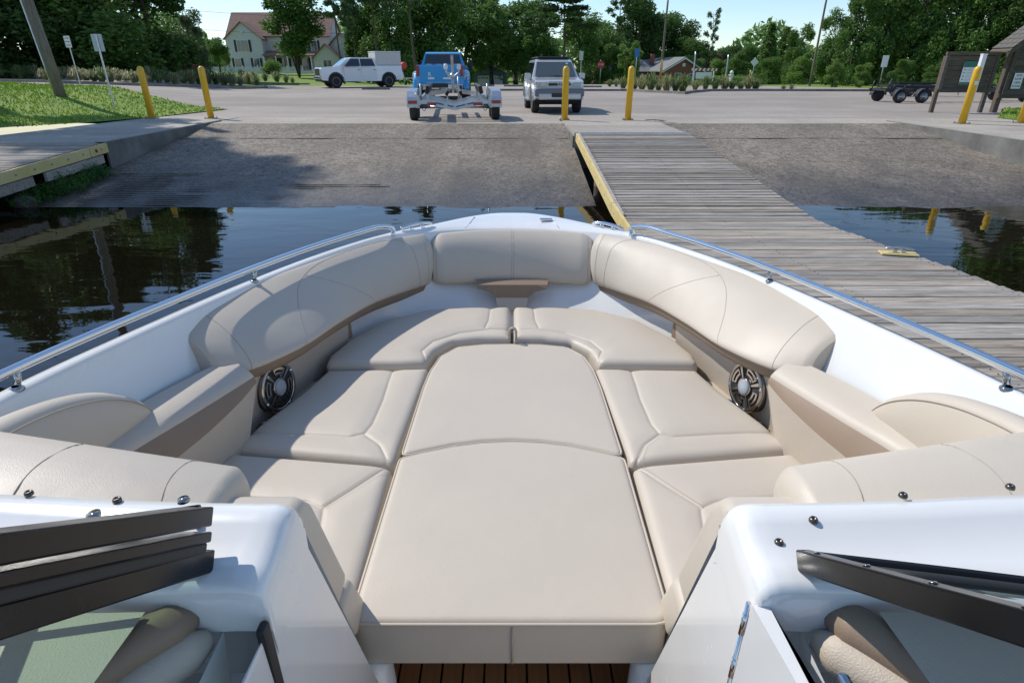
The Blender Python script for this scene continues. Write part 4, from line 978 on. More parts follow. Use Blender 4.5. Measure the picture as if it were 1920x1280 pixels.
def quad(parent, name, pts, m, off=(0, 0, 0)):
    a = MB(); n_ = len(pts); o_ = Vector(off); nrm = (Vector(pts[1]) - Vector(pts[0])).cross(Vector(pts[2]) - Vector(pts[0])).normalized() * .012
    a.add([Vector(p) + o_ for p in pts] + [Vector(p) + o_ - nrm for p in pts], [tuple(range(n_)), tuple(range(n_, 2 * n_))[::-1]] + [(i, i + n_, (i + 1) % n_ + n_, (i + 1) % n_) for i in range(n_)])
    return obj(name, a, m, parent)
def text(s_, size, m, parent, loc, rot, name='lettering', ext=.002, align='CENTER', sx=1):
    cu = bpy.data.curves.new(name, 'FONT'); cu.body = s_; cu.size = size; cu.extrude = ext; cu.align_x = align; cu.align_y = 'CENTER'; cu.resolution_u = 2
    o = bpy.data.objects.new(name, cu); C.objects.link(o); bpy.context.view_layer.update()
    me = bpy.data.meshes.new_from_object(o.evaluated_get(bpy.context.evaluated_depsgraph_get())); bpy.data.objects.remove(o); bpy.data.curves.remove(cu)
    o = obj(name, me, m, parent); o.location = loc; o.rotation_euler = rot; o.scale = (sx, 1, 1); return o

M['silver'] = mat('silver_car_paint', (.56, .57, .58), .32, .3, coat=.8)
M['greybump'] = mat('grey_bumper', (.17, .175, .18), .45, .3)
M['blue'] = mat('sky_blue_wrap', (.022, .30, .62), .32, coat=.6)
M['wpaint'] = mat('white_car_paint', (.74, .75, .77), .25, coat=.8)
M['alloy'] = mat('alloy_rim', (.55, .56, .57), .35, .3)
M['lamp'] = mat('clear_lamp', (.55, .58, .60), .1, .3, coat=1)
M['amber'] = mat('amber_lens', (.75, .22, .03), .25)
M['seatint'] = mat('windscreen_glass', (.05, .065, .066), .05, coat=1, spec=.8)
M['decal'] = mat('white_decal', (.72, .77, .80), .5)
M['logo_lt'] = mat('pale_blue_decal', (.35, .62, .78), .5)
M['undr'] = mat('underbody_black', (.012, .012, .012), .8)

# --- silver SUV facing the camera
def suv():
    t_ = thing('suv', 'silver boxy SUV facing the camera behind the dock bollards', 'car', (1.34, 21.9, LOT), R(4)); t_.scale = (.89, .89, .93)
    def hw(y, z): return (.885 if z < 1.06 else .885 - .225 * (z - 1.06) / .62) - .05 * sstep(-1.9, -2.35, y) - .03 * sstep(1.9, 2.3, y)
    pr = [(-2.28, .50), (-2.33, .56), (-2.34, .78), (-2.27, .82), (-2.25, 1.0), (-2.12, 1.06), (-1.15, 1.13), (-.58, 1.63), (-.35, 1.70), (1.75, 1.68), (2.18, 1.12), (2.28, .98), (2.30, .5)] + arch(1.32, .42, .43)[::-1] + [(.85, .36), (-.9, .36)] + arch(-1.42, .42, .43)[::-1]
    body(pr, hw, M['silver'], 'body', t_)
    obj('underbody', MB().box((0, 0, .50), (1.5, 4.2, .3)), M['undr'], t_)
    for y in (-1.42, 1.32): obj('wheel_well', MB().box((0, y, .60), (1.66, .9, .62)), M['undr'], t_)
    quad(t_, 'windscreen', [(-.74, -1.135, 1.165), (.74, -1.135, 1.165), (.635, -.615, 1.615), (-.635, -.615, 1.615)], M['seatint'], (0, -.012, .008))
    for s in (1, -1):
        quad(t_, 'side_window', [(s * .878, -.85, 1.12), (s * .878, .25, 1.12), (s * .70, .22, 1.60), (s * .70, -.42, 1.60)], M['dglass'], (s * .006, 0, 0))
        quad(t_, 'side_window', [(s * .878, .32, 1.12), (s * .878, 1.25, 1.12), (s * .70, 1.2, 1.60), (s * .70, .29, 1.60)], M['dglass'], (s * .006, 0, 0))
        quad(t_, 'side_window', [(s * .875, 1.33, 1.12), (s * .86, 2.0, 1.14), (s * .70, 1.7, 1.58), (s * .70, 1.28, 1.60)], M['dglass'], (s * .006, 0, 0))
        h_ = obj('headlight', MB().bbox((s * .60, -2.235, .925), (.36, .10, .17), .02), M['lamp'], t_)
        obj('indicator', MB().bbox((s * .80, -2.19, .925), (.09, .13, .16), .02), M['amber'] if s < 0 else M['lamp'], h_)
        obj('fog_light', MB().bbox((s * .56, -2.345, .60), (.17, .05, .085), .015), M['lamp'], t_)
        obj('mirror', MB().bbox((s * 1.0, -.95, 1.17), (.22, .12, .19), .04), M['silver'], t_)
        for y in (-1.42, 1.32):
            wheel(t_, s * .765, y, .375, .25, s, M['alloy'])
            a = MB(); pts = arch(y, .42, .455, 12); a.grid([[(s * .86, p[0], p[1]) for p in pts], [(s * .925, p[0], p[1]) for p in pts], [(s * .925, y + (p[0] - y) * 1.13, .42 + (p[1] - .42) * 1.13) for p in pts], [(s * .86, y + (p[0] - y) * 1.2, .42 + (p[1] - .42) * 1.2) for p in pts]], sm=False); obj('wheel_flare', a, M['silver'], t_)
        obj('roof_rail', MB().tube([(s * .60, -.25, 1.70), (s * .60, -.2, 1.765), (s * .60, 1.5, 1.765), (s * .60, 1.6, 1.69)], .018, 8), M['black'], t_)
        obj('side_step', MB().bbox((s * .93, 0, .40), (.12, 1.8, .06), .02), M['silver'], t_)
    for y in (0, .7, 1.3): obj('roof_bar', MB().tube([(-.60, y, 1.765), (.60, y, 1.765)], .016, 8), M['black'], t_)
    obj('roof_deflector', MB().bbox((0, -.33, 1.75), (1.15, .04, .09), .01, rx=.5), M['black'], t_)
    gr = obj('grille', MB().bbox((0, -2.262, .94), (.78, .05, .15), .02), M['black'], t_)
    obj('grille_bar', MB().bbox((0, -2.285, .985), (.80, .04, .035), .012), M['chrome'], gr); obj('grille_bar', MB().bbox((0, -2.285, .88), (.74, .03, .025), .01), M['chrome'], gr)
    e = MB()
    for a_, b_ in ((.075, .05), (.035, .048), (.07, .018)): e.tube([(a_ * math.cos(q * .3927), -2.295, .94 + b_ * math.sin(q * .3927) + (.02 if b_ < .03 else 0)) for q in range(16)], .006, 6, closed=True)
    obj('emblem', e, M['chrome'], gr)
    obj('bumper', MB().bbox((0, -2.30, .68), (1.74, .16, .24), .04), M['greybump'], t_)
    obj('bumper_guard', MB().bbox((0, -2.335, .56), (1.5, .14, .2), .05), M['silver'], t_)
    obj('air_intake', MB().bbox((0, -2.40, .60), (.58, .05, .12), .015), M['black'], t_)
    obj('skid_plate', MB().box((0, -2.2, .43), (.9, .2, .08)), M['undr'], t_)
    obj('hood_scoop_line', MB().grid([[(-.36, -2.1, 1.072), (-.40, -1.25, 1.135)], [(-.33, -2.1, 1.080), (-.37, -1.25, 1.143)]], sm=False), M['silver'], t_)
    for s in (1, -1): obj('wiper', MB().tube([(s * .1 + .25, -1.16, 1.165), (s * .1 - .3, -1.10, 1.20)], .009, 6), M['black'], t_)
    obj('windscreen_sticker', MB().box((.47, -.70, 1.565), (.09, .012, .05), rx=-.72), M['logo_lt'], t_)
suv()

# --- pickups
def pickup(name, label, loc, rz, paint, dually, bed_box=False, rear=False):
    t_ = thing(name, label, 'truck', loc, rz)
    def hw(y, z): return (1.0 if z < 1.3 else 1.0 - .24 * (z - 1.3) / .65) - .05 * sstep(-2.5, -3.0, y)
    ar = .50
    pr = [(-2.90, .50), (-2.96, .58), (-2.96, 1.18), (-2.86, 1.29), (-1.58, 1.38), (-.90, 1.87), (-.66, 1.94), (.74, 1.95), (.92, 1.89), (1.06, 1.44), (1.08, 1.43), (2.95, 1.43), (2.97, .70), (2.93, .56)] + arch(1.88, .46, ar)[::-1] + [(1.25, .42), (-1.35, .42)] + arch(-1.95, .46, ar)[::-1]
    body(pr, hw, paint, 'body', t_)
    obj('underbody', MB().box((0, 0, .55), (1.7, 5.4, .3)), M['undr'], t_)
    for y in (-1.95, 1.88): obj('wheel_well', MB().box((0, y, .68), (1.90, 1.06, .72)), M['undr'], t_)
    obj('bed_shade_sheet', MB().box((0, 2.02, 1.425), (1.62, 1.72, .03)), M['black'], t_)  # dark sheet on the closed bed, painting the shade of an open hollow
    quad(t_, 'windscreen', [(-.87, -1.55, 1.42), (.87, -1.55, 1.42), (.75, -.93, 1.86), (-.75, -.93, 1.86)], M['seatint'], (0, -.014, .008))
    quad(t_, 'rear_window', [(.82, 1.055, 1.47), (-.82, 1.055, 1.47), (-.73, .94, 1.85), (.73, .94, 1.85)], M['dglass'], (0, .012, .004))
    for s in (1, -1):
        quad(t_, 'side_window', [(s * .975, -1.27, 1.40), (s * .975, -.18, 1.40), (s * .80, -.18, 1.86), (s * .80, -.76, 1.86)], M['dglass'], (s * .008, 0, 0))
        quad(t_, 'side_window', [(s * .975, -.10, 1.40), (s * .975, .93, 1.40), (s * .80, .78, 1.86), (s * .80, -.10, 1.86)], M['dglass'], (s * .008, 0, 0))
        for y0, y1 in ((-1.35, -.14), (-.14, 1.0)):
            obj('door', MB().bbox((s * 1.0, (y0 + y1) / 2, .90), (.012, y1 - y0 - .015, .80), .005), paint, t_)
            obj('door_handle', MB().bbox((s * 1.015, y1 - .16, 1.16), (.03, .16, .035), .01), M['black'] if not rear else M['chrome'], t_)
        obj('mirror', MB().bbox((s * 1.13, -1.12, 1.46), (.20, .10, .22 if not dually else .36), .03), M['black'], t_)
        obj('headlight', MB().bbox((s * .83, -2.925, 1.08), (.24, .14, .26), .03), M['lamp'] if not rear else M['lamp'], t_)
        obj('tail_light', MB().bbox((s * .915, 2.945, 1.20), (.13, .08, .42), .02), M['red'], t_)
        obj('fog_slot', MB().bbox((s * .86, -2.955, .74), (.12, .04, .2), .01), M['black'], t_)
        for y in (-1.95, 1.88):
            wheel(t_, s * (.86 if not (dually and y > 0) else 1.0), y, .42, .28 if not (dually and y > 0) else .46, s, M['alloy'])
            a = MB(); pts = arch(y, .46, .505, 12); a.grid([[(s * .985, p[0], p[1]) for p in pts], [(s * 1.015, p[0], p[1]) for p in pts], [(s * 1.015, y + (p[0] - y) * 1.12, .46 + (p[1] - .46) * 1.12) for p in pts]], sm=False); obj('wheel_arch', a, M['black'] if not dually else paint, t_)
        if dually:
            a = MB(); rows = []
            for k in range(13):
                q = math.pi * k / 12; rows.append([(s * (.98 + wv), 1.88 + math.cos(q) * .66 * ks, .50 + math.sin(q) * .66 * ks) for wv, ks in ((0, 1.12), (.10, 1.1), (.20, 1.03), (.235, .93), (.225, .80))])
            a.grid(rows); fe = obj('dual_fender', a, paint, t_)
            e = MB(); cx, cz = s * 1.232, .86
            for r_, a0, a1 in ((.22, .3, 5.6), (.12, -1.0, 3.2)): e.tube([(s * (1.10 + .085 * math.cos(q) * (r_ / .22)), 2.50 - .0 + .0 * q, .93 + r_ * math.sin(q)) for q in [a0 + (a1 - a0) * k / 16 for k in range(17)]], .022, 6)
            obj('logo', e, M['decal'], fe)
    if rear:
        tg = obj('tailgate', MB().bbox((0, 2.965, 1.06), (1.68, .05, .66), .02), paint, t_)
        text('R', .24, M['decal'], tg, (-.42, 2.995, 1.06), (R(90), 0, R(180))).location.x = .42
        text('S', .24, M['decal'], tg, (-.37, 2.995, 1.06), (R(90), 0, R(180)))
        obj('caption_bar', MB().box((.36, 2.994, .92), (.26, .006, .07)), M['decal'], tg); obj('caption_bar', MB().box((-.32, 2.994, .92), (.36, .006, .07)), M['decal'], tg)
        obj('web_line', MB().box((0, 2.994, .765), (1.15, .005, .025)), M['logo_lt'], tg)
        obj('rear_bumper', MB().bbox((0, 3.02, .60), (1.9, .2, .22), .04), M['chrome'], t_)
        obj('bumper_step', MB().bbox((0, 3.07, .64), (.7, .14, .16), .03), M['black'], t_)
        for s in (1, -1): obj('bumper_insert', MB().bbox((s * .82, 3.10, .58), (.22, .06, .17), .03), M['black'], t_)
        obj('hitch_bar', MB().box((0, 3.25, .50), (.07, .5, .07)), M['black'], t_)
        obj('brake_light', MB().box((0, .93, 1.865), (.42, .06, .035)), M['red'], t_)
        for x in (.62, -.62, .2): obj('window_decal', MB().box((x, 1.055, 1.455), (.24, .012, .05), rx=.33), M['decal'], t_)
    gr = obj('grille', MB().bbox((0, -2.96, 1.02), (1.34, .05, .44), .03), M['black'], t_)
    if not rear:
        for k in range(4): obj('grille_slat', MB().box((0, -2.988, .84 + .085 * k), (1.2, .012, .018)), M['dsteel'], gr)
        text('GMC', .17, M['red'], gr, (0, -2.998, .99), (R(90), 0, 0), sx=1.25)
    obj('front_bumper', MB().bbox((0, -2.97, .66), (1.92, .14, .20), .04), M['chrome'], t_)
    obj('lower_valance', MB().bbox((0, -2.92, .48), (1.7, .12, .16), .03), M['black'], t_)
    return t_
pickup('pickup_truck', 'white crew cab pickup parked side-on with a pale box in its bed', (-11.05, 46.6, g(-11.05, 46.6)), R(-60), M['wpaint'], False)
pickup('pickup_truck', 'sky blue dual-wheel pickup hitched to the boat trailer, seen from behind', (-3.1, 29.9, LOT), R(180) + R(1.5), M['blue'], True, rear=True)
bx = thing('cargo_box', 'large pale grey box standing in the bed of the white pickup', 'box', (-11.05 + .866 * 2.0, 46.6 + .5 * 2.0, g(-11, 46) + 1.44), R(-60))
obj('shell', MB().bbox((0, 0, .43), (1.60, 1.9, .86), .03), mat('pale_grey_box', (.55, .55, .53), .6, var=.04, vscale=3), bx)
obj('lid', MB().bbox((0, 0, .885), (1.64, 1.94, .05), .02), M['white'], bx)
for k in range(5): obj('rib', MB().box((-.806, -.8 + .4 * k, .43), (.014, .03, .80)), M['white'], bx)

# --- boat trailer behind the blue truck: rear towards the camera
def trailer():
    t_ = thing('boat_trailer', 'empty galvanised tandem-axle boat trailer with black bunks behind the blue truck', 'trailer', (-1.56, 17.2, 0), R(5.5))
    def gz(y): return LOT if y > -.7 else LOT + (y + .7) * .1077
    z0 = LOT
    fb = M['steelg']; tread = mat('tread_plate', (.55, .57, .59), .3, .9, bump=.9, bscale=55)
    for s in (1, -1):
        obj('frame_rail', MB().extr([(s * .98, -.05, z0 + .42), (s * .98, 5.4, z0 + .42), (s * .98, 5.4, z0 + .57), (s * .98, -.05, z0 + .57)], (-s * .06, 0, 0)), fb, t_)
        obj('frame_rail', MB().extr([(s * .98, 5.4, z0 + .42), (s * .10, 8.2, z0 + .42), (s * .10, 8.2, z0 + .57), (s * .98, 5.4, z0 + .57)], (-s * .06, .0, 0)), fb, t_)
        for k, y in enumerate((.55, 1.45)):
            w_ = wheel(t_, s * 1.14, y, .34, .22, s, fb)
            for ch in (w_,): ch.location.z = z0
        # one fender over both wheels of a side
        a = MB(); rows = []
        prof = [(-.02 + 0, .36), (.08, .62), (.24, .76), (.5, .80), (1.5, .80), (1.76, .76), (1.92, .62), (2.02, .36)]
        for y, z in prof: rows.append([(s * 1.01, y, z0 + z - .03), (s * 1.01, y, z0 + z), (s * 1.28, y, z0 + z), (s * 1.29, y, z0 + z - .05)])
        a.grid(rows, sm=False); fe = obj('fender', a, tread, t_)
        obj('fender_back', MB().extr([(s * 1.012, y, z0 + z - .02) for y, z in prof], (-s * .012, 0, 0)), tread, fe)
        obj('tail_light', MB().bbox((s * 1.13, -.10, z0 + .50), (.24, .05, .085), .012), M['red'], t_)
        obj('light_bracket', MB().box((s * 1.12, -.06, z0 + .44), (.28, .03, .14)), fb, t_)
        obj('fender_bracket', MB().box((s * 1.0, 0.05, z0 + .50), (.10, .12, .3)), fb, t_)
        # carpeted bunk on posts
        bk = obj('bunk', MB().bbox((s * .72, 1.5, z0 + .80), (.10, 3.1, .20), .02, ry=-s * .25), M['rubber'], t_)
        for y in (.25, 2.6): obj('bunk_post', MB().box((s * .72, y, z0 + .60), (.06, .08, .30)), fb, t_)
        obj('inner_bunk', MB().bbox((s * .20, 2.6, z0 + .66), (.09, 2.4, .14), .02, ry=-s * .5), M['rubber'], t_)
        obj('inner_post', MB().box((s * .20, 1.6, z0 + .52), (.05, .08, .22)), fb, t_)
        obj('guide_post', MB().tube([(s * .90, .1, z0 + .48), (s * .90, .1, z0 + .95)], .025, 8), fb, t_)
        obj('safety_chain', MB().tube(spline([(s * .75, -.06, z0 + .40), (s * .83, -.08, z0 + .28), (s * .92, -.06, z0 + .40)], 5), .008, 6), M['black'], t_)
        obj('reflector', MB().box((s * .62, -.135, z0 + .455), (.24, .012, .07)), M['red'], t_)
    for i, y in enumerate((0.0, .45, .9, 1.35, 1.9, 2.7)):
        w2 = .94; dz = .0
        pth = spline([(-w2, y, z0 + .50), (-.55, y, z0 + .485), (-.22, y, z0 + .40), (0, y, z0 + .36), (.22, y, z0 + .40), (.55, y, z0 + .485), (w2, y, z0 + .50)], 4)
        a = MB(); a.grid([[(p.x, p.y - .04, p.z + .05), (p.x, p.y + .04, p.z + .05), (p.x, p.y + .04, p.z - .05), (p.x, p.y - .04, p.z - .05)] for p in pth], closed=True, sm=False); obj('cross_member', a, fb, t_)
    plate = obj('rear_plate', MB().extr([(-.62, -.11, z0 + .50), (-.2, -.11, z0 + .42), (0, -.11, z0 + .385), (.2, -.11, z0 + .42), (.62, -.11, z0 + .50), (.62, -.11, z0 + .42), (.2, -.11, z0 + .33), (0, -.11, z0 + .29), (-.2, -.11, z0 + .33), (-.62, -.11, z0 + .42)], (0, .02, 0)), fb, t_)
    bl = mat('blue_decal', (.05, .11, .25), .5)
    for x, wd in ((-.40, .26), (-.12, .20), (.16, .3), (.42, .2)): obj('plate_lettering', MB().box((x, -.118, z0 + .378 + abs(x) * .20), (wd * .8, .006, .035), ry=(-.22 if x > 0 else .22)), bl, plate)
    for y in (.55, 1.45): obj('axle', MB().tube([(-1.1, y, z0 + .34), (1.1, y, z0 + .34)], .04, 10), fb, t_)
    obj('tongue', MB().box((0, 8.7, z0 + .50), (.10, 2.6, .14)), fb, t_)
    wp = obj('winch_post', MB().extr([(-.05, 7.2, z0 + .55), (-.05, 7.5, z0 + .55), (-.05, 6.95, z0 + 1.75), (-.05, 6.8, z0 + 1.75)], (.10, 0, 0)), fb, t_)
    for s in (1, -1): obj('bow_roller', MB().lathe([(.05, -.10), (.075, -.06), (.075, .06), (.05, .10)], 12, (s * .24, 6.75, z0 + 1.36)), M['white'], wp)
    obj('roller_arm', MB().tube(spline([(-.24, 6.76, z0 + 1.28), (-.2, 6.74, z0 + 1.15), (0, 6.72, z0 + 1.02), (.2, 6.74, z0 + 1.15), (.24, 6.76, z0 + 1.28)], 4), .035, 8), fb, wp)
    obj('winch', MB().lathe([(.09, -.09), (.09, .09)], 14, (0, 6.9, z0 + 1.05), 'X'), M['steelg'], wp)
    obj('jack', MB().tube([(.22, 8.3, z0 + .12), (.22, 8.3, z0 + 1.0)], .035, 10), fb, t_)
    t_.location.z = 0
trailer()

# --- trailers parked on the right
def small_trailer(label, x, y, rz, ln, tandem=True):
    z0 = g(x, y); t_ = thing('utility_trailer', label, 'trailer', (x, y, z0), rz)
    fr = mat('painted_frame', (.05, .052, .055), .45, .3)
    for s in (1, -1):
        obj('frame_rail', MB().box((0, s * .55, .47), (ln, .07, .12)), fr, t_)
        for k, xx in enumerate((-ln * .5 + .55, -ln * .5 + 1.5) if tandem else (-ln * .5 + 1.0,)):
            r = .245; wv = obj('wheel', MB().lathe([(r * .6, -.1), (r * .93, -.1), (r, -.06), (r, .06), (r * .93, .1), (r * .6, .1)], 22, (xx, s * .75, r), 'Y'), M['tyre'], t_)
            obj('rim', MB().lathe([(.16, 0), (.14, .012), (.06, .0), (0, .01)] if s < 0 else [(.16, 0), (.14, -.012), (.06, 0), (0, -.01)], 18, (xx, s * .86, r), 'Y'), M['steelg'], wv)
            a = MB(); pts = [(xx + .31 * math.cos(q), .25 + .31 * math.sin(q)) for q in [math.pi * j / 10 for j in range(11)]]
            a.grid([[(p[0], s * .63, p[1]) for p in pts], [(p[0], s * .89, p[1]) for p in pts]], sm=False); obj('fender', a, fr, t_)
        obj('guide_post', MB().tube([(-ln * .5 + .1, s * .55, .5), (-ln * .5 + .15, s * .55, .85)], .025, 8), fr, t_)
        obj('frame_arm', MB().tube([(ln * .28, s * .55, .5), (ln * .5, s * .05, .5)], .04, 8), fr, t_)
        obj('bunk', MB().bbox((-.2, s * .35, .60), (ln * .55, .10, .09), .015), M['rubber'], t_)
    for k in range(4): obj('cross_bar', MB().box((-ln * .48 + k * ln * .25, 0, .49), (.06, 1.1, .07)), fr, t_)
    obj('tongue', MB().box((ln * .55, 0, .5), (ln * .4, .08, .09)), fr, t_)
    obj('winch_post', MB().tube([(ln * .5, 0, .5), (ln * .42, 0, 1.0), (ln * .38, 0, 1.02)], .035, 8), fr, t_)
    obj('tongue_jack', MB().tube([(ln * .62, .1, .05), (ln * .62, .1, .85)], .03, 8), M['steelg'], t_)
    return t_
small_trailer('black tandem-wheel trailer parked broadside in front of the bushes', 17.9, 27.0, R(2), 5.0)
small_trailer('low single-axle trailer behind the black tandem trailer', 20.6, 32.5, R(-6), 3.4, False)
small_trailer('dark trailer partly hidden behind the notice board', 22.6, 28.0, R(8), 3.6, False)
# ------------------------------------------------------------------ signs, poles
def pole(label, x, y, z, h, r0, r1, lean=(0, 0), name='utility_pole', m=None):
    t_ = thing(name, label, 'pole', (x, y, z)); obj('shaft', MB().tube([(lean[0] * k / 6, lean[1] * k / 6, h * k / 6 - (.3 if k == 0 else 0)) for k in range(7)], [r0 + (r1 - r0) * k / 6 for k in range(7)], 14), m or M['pole'], t_); return t_
lp = pole('thick weathered timber pole leaning on the grass bank at the left', -14.6, 20.6, lawn_z(-14.6, 20.6) - .05, 9, .16, .12, (-.55, 0))
obj('conduit', MB().tube([(-.15 - .061 * k, -.07, 1.0 * k) for k in range(10)], .03, 8), M['steelg'], lp)
M['signback'] = mat('aluminium_sign', (.48, .50, .51), .45, .6)
def sign(label, x, y, z, h, wdt, hgt, face_m, rz=0, lines=0, back=False, lm=None):
    t_ = thing('sign_post', label, 'sign', (x, y, z), rz)
    p_ = MB(); p_.extr([(-.03, 0, -.2), (-.012, -.02, -.2), (.012, -.02, -.2), (.03, 0, -.2)], (0, 0, h + .2)); obj('post', p_, M['steelg'], t_)
    yy = .02 if back else -.026
    pn = obj('panel', MB().bbox((0, yy, h - hgt / 2), (wdt, .006, hgt), .002), face_m, t_)
    for k in range(lines): obj('text_line', MB().box((0, yy - .005, h - hgt * (.2 + .6 * k / max(1, lines - 1))), (wdt * .7, .003, hgt * .07)), lm or M['red'], pn)
    return t_
sign('white sign with red lettering on a grey post among the left roadside grasses', -20.5, 30.4, g(-20.5, 30.4) - .05, 2.15, .32, .48, M['white'], R(-10), 3)
sign('sign seen from behind on a grey post at the edge of the left lawn', -12.35, 19.6, lawn_z(-12.3, 19.6), 2.1, .32, .46, M['signback'], 0, 0, True)

# ------------------------------------------------------------------ notice board with shingled roof
kb = thing('notice_board', 'big brown timber notice board with shingled gable roof at the right edge', 'notice board', (17.1, 20.6, g(17.1, 20.6)))
M['shingle'] = mat('roof_shingle', (.13, .115, .10), .9, var=.3, vscale=6, bump=.4, bscale=30)
for x in (-1.28, 1.28): obj('post', MB().bbox((x, .08, 1.0), (.16, .16, 2.4), .01), M['wood_brown'], kb)
for k in range(13):
    z = .62 + k * .142; hwid = 1.2 if z < 1.95 else max(.1, 1.2 - (z - 1.95) * 1.0)
    obj('board', MB().bbox((0, 0, z), (hwid * 2, .04, .136), .006), M['wood_brown'], kb)
for z in (.50,): obj('rail', MB().bbox((0, -.03, z), (2.75, .09, .13), .01), M['wood_brown'], kb)
for s in (-1, 1): obj('frame_board', MB().bbox((s * 1.22, -.03, 1.25), (.12, .08, 1.42), .01), M['wood_brown'], kb)
for s in (-1, 1):
    a, b_ = Vector((0, 0, 3.28)), Vector((s * 1.75, 0, 1.82)); d_ = (b_ - a).normalized(); nn = Vector((d_.z * -s, 0, abs(d_.x)))
    rf = obj('roof', MB().extr([a + Vector((0, -.42, 0)), b_ + Vector((0, -.42, 0)), b_ + Vector((0, .42, 0)), a + Vector((0, .42, 0))], (0, 0, -.05)), M['wood_brown'], kb)
    for k in range(11):
        c0 = a + d_ * (.10 + .2 * k)
        for j in range(4):
            sh = MB().bbox((0, 0, 0), (.23, .205, .022), .004); ob_ = obj('shingle', sh, M['shingle'], rf)
            ob_.location = c0 + Vector((0, -.32 + .213 * j, .03)); ob_.rotation_euler = (0, math.atan2(-d_.z, d_.x) - s * .07 if s > 0 else math.atan2(-d_.z, d_.x) + .07, 0)
    obj('barge_board', MB().extr([a + Vector((0, -.40, -.02)), b_ + Vector((0, -.40, -.02)), b_ + Vector((0, -.40, -.18)), a + Vector((0, -.40, -.2))], (0, .05, 0)), M['wood_brown'], kb)
dm = obj('diamond_sign', MB().extr([(-.02, -.075, 2.78), (.42, -.075, 2.28), (-.02, -.075, 1.78), (-.46, -.075, 2.28)], (0, .02, 0)), M['white'], kb)
obj('sign_band', MB().extr([(-.46, -.082, 2.28), (-.33, -.082, 2.41), (.29, -.082, 2.41), (.42, -.082, 2.28), (.29, -.082, 2.15), (-.33, -.082, 2.15)], (0, .004, 0)), M['black'], dm)
text('Wildlife', .23, M['white'], dm, (-.02, -.088, 2.28), (R(90), 0, 0), sx=.85).data.transform(Matrix.Shear('XZ', 4, (.25, 0)) if False else Matrix.Identity(4))
text('NORTH', .085, M['black'], dm, (-.02, -.079, 2.56), (R(90), 0, 0)); text('CAROLINA', .075, M['black'], dm, (-.02, -.079, 2.475), (R(90), 0, 0))
text('RESOURCES', .062, M['black'], dm, (-.02, -.079, 2.08), (R(90), 0, 0)); text('COMMISSION', .055, M['black'], dm, (-.02, -.079, 2.0), (R(90), 0, 0))
M['dkgreen'] = mat('dark_green_sign', (.03, .16, .12), .5); M['signblue'] = mat('blue_sign', (.03, .16, .48), .5); M['ink'] = mat('sign_ink', (.05, .06, .07), .6)
nb = obj('notice', MB().bbox((-.92, -.062, .95), (.30, .012, .46), .003), M['white'], kb)
for k, wd_ in enumerate(('KEEP', 'RAMP', 'AREA', 'CLEAR')): text(wd_, .085, M['ink'], nb, (-.92, -.070, 1.11 - .105 * k), (R(90), 0, 0))
nb = obj('notice', MB().bbox((-.42, -.062, .95), (.28, .012, .46), .003), mat('pale_notice', (.55, .60, .58), .6), kb)
for k in range(8): obj('text_line', MB().box((-.42, -.0695, 1.12 - .048 * k), (.21 - .03 * (k % 3), .003, .018)), M['ink'], nb)
nb = obj('notice', MB().bbox((.08, -.062, .95), (.30, .012, .46), .003), M['signblue'], kb)
obj('notice_head', MB().box((.08, -.07, 1.14), (.28, .004, .07)), M['ink'], nb)
for k in range(5): obj('text_line', MB().box((.08, -.0695, 1.05 - .06 * k), (.22 - .05 * (k % 2), .003, .026)), M['white'], nb)
# its side panel
sp_ = thing('notice_stand', 'smaller framed timber notice panel on posts left of the shingled board', 'notice board', (14.55, 20.6, g(14.5, 20.6)))
for x in (-.80, .80): obj('post', MB().bbox((x, .04, .72), (.11, .11, 1.9), .008), M['wood_brown'], sp_)
for k in range(7): obj('board', MB().bbox((0, .0, .78 + k * .138), (1.46, .03, .132), .005), M['wood_brown'], sp_)
for z in (.66, 1.74): obj('frame_board', MB().bbox((0, -.03, z), (1.72, .08, .10), .008), M['wood_brown'], sp_)
for x in (-.80, .80): obj('frame_board', MB().bbox((x, -.035, 1.2), (.10, .09, 1.0), .008), M['wood_brown'], sp_)
nb = obj('notice', MB().bbox((.06, -.04, 1.18), (.56, .014, .66), .003), M['white'], sp_)
obj('notice_head', MB().box((.06, -.049, 1.43), (.56, .006, .17)), M['dkgreen'], nb); obj('notice_foot', MB().box((.06, -.049, .885), (.56, .006, .06)), M['dkgreen'], nb)
for k in range(4):
    obj('bullet', MB().box((-.15, -.0485, 1.28 - .095 * k), (.035, .004, .03)), M['ink'], nb)
    obj('text_line', MB().box((.10, -.0485, 1.285 - .095 * k), (.36, .004, .014)), M['signback'], nb); obj('text_line', MB().box((.07, -.0485, 1.255 - .095 * k), (.30, .004, .012)), M['signback'], nb)
wp = thing('white_post', 'square white post behind the bollard with the sticker', 'post', (12.55, 17.35, LOT))
obj('shaft', MB().bbox((0, 0, .8), (.11, .11, 1.7), .008), M['white'], wp); obj('cap', MB().bbox((0, 0, 1.66), (.125, .125, .03), .008), M['white'], wp)

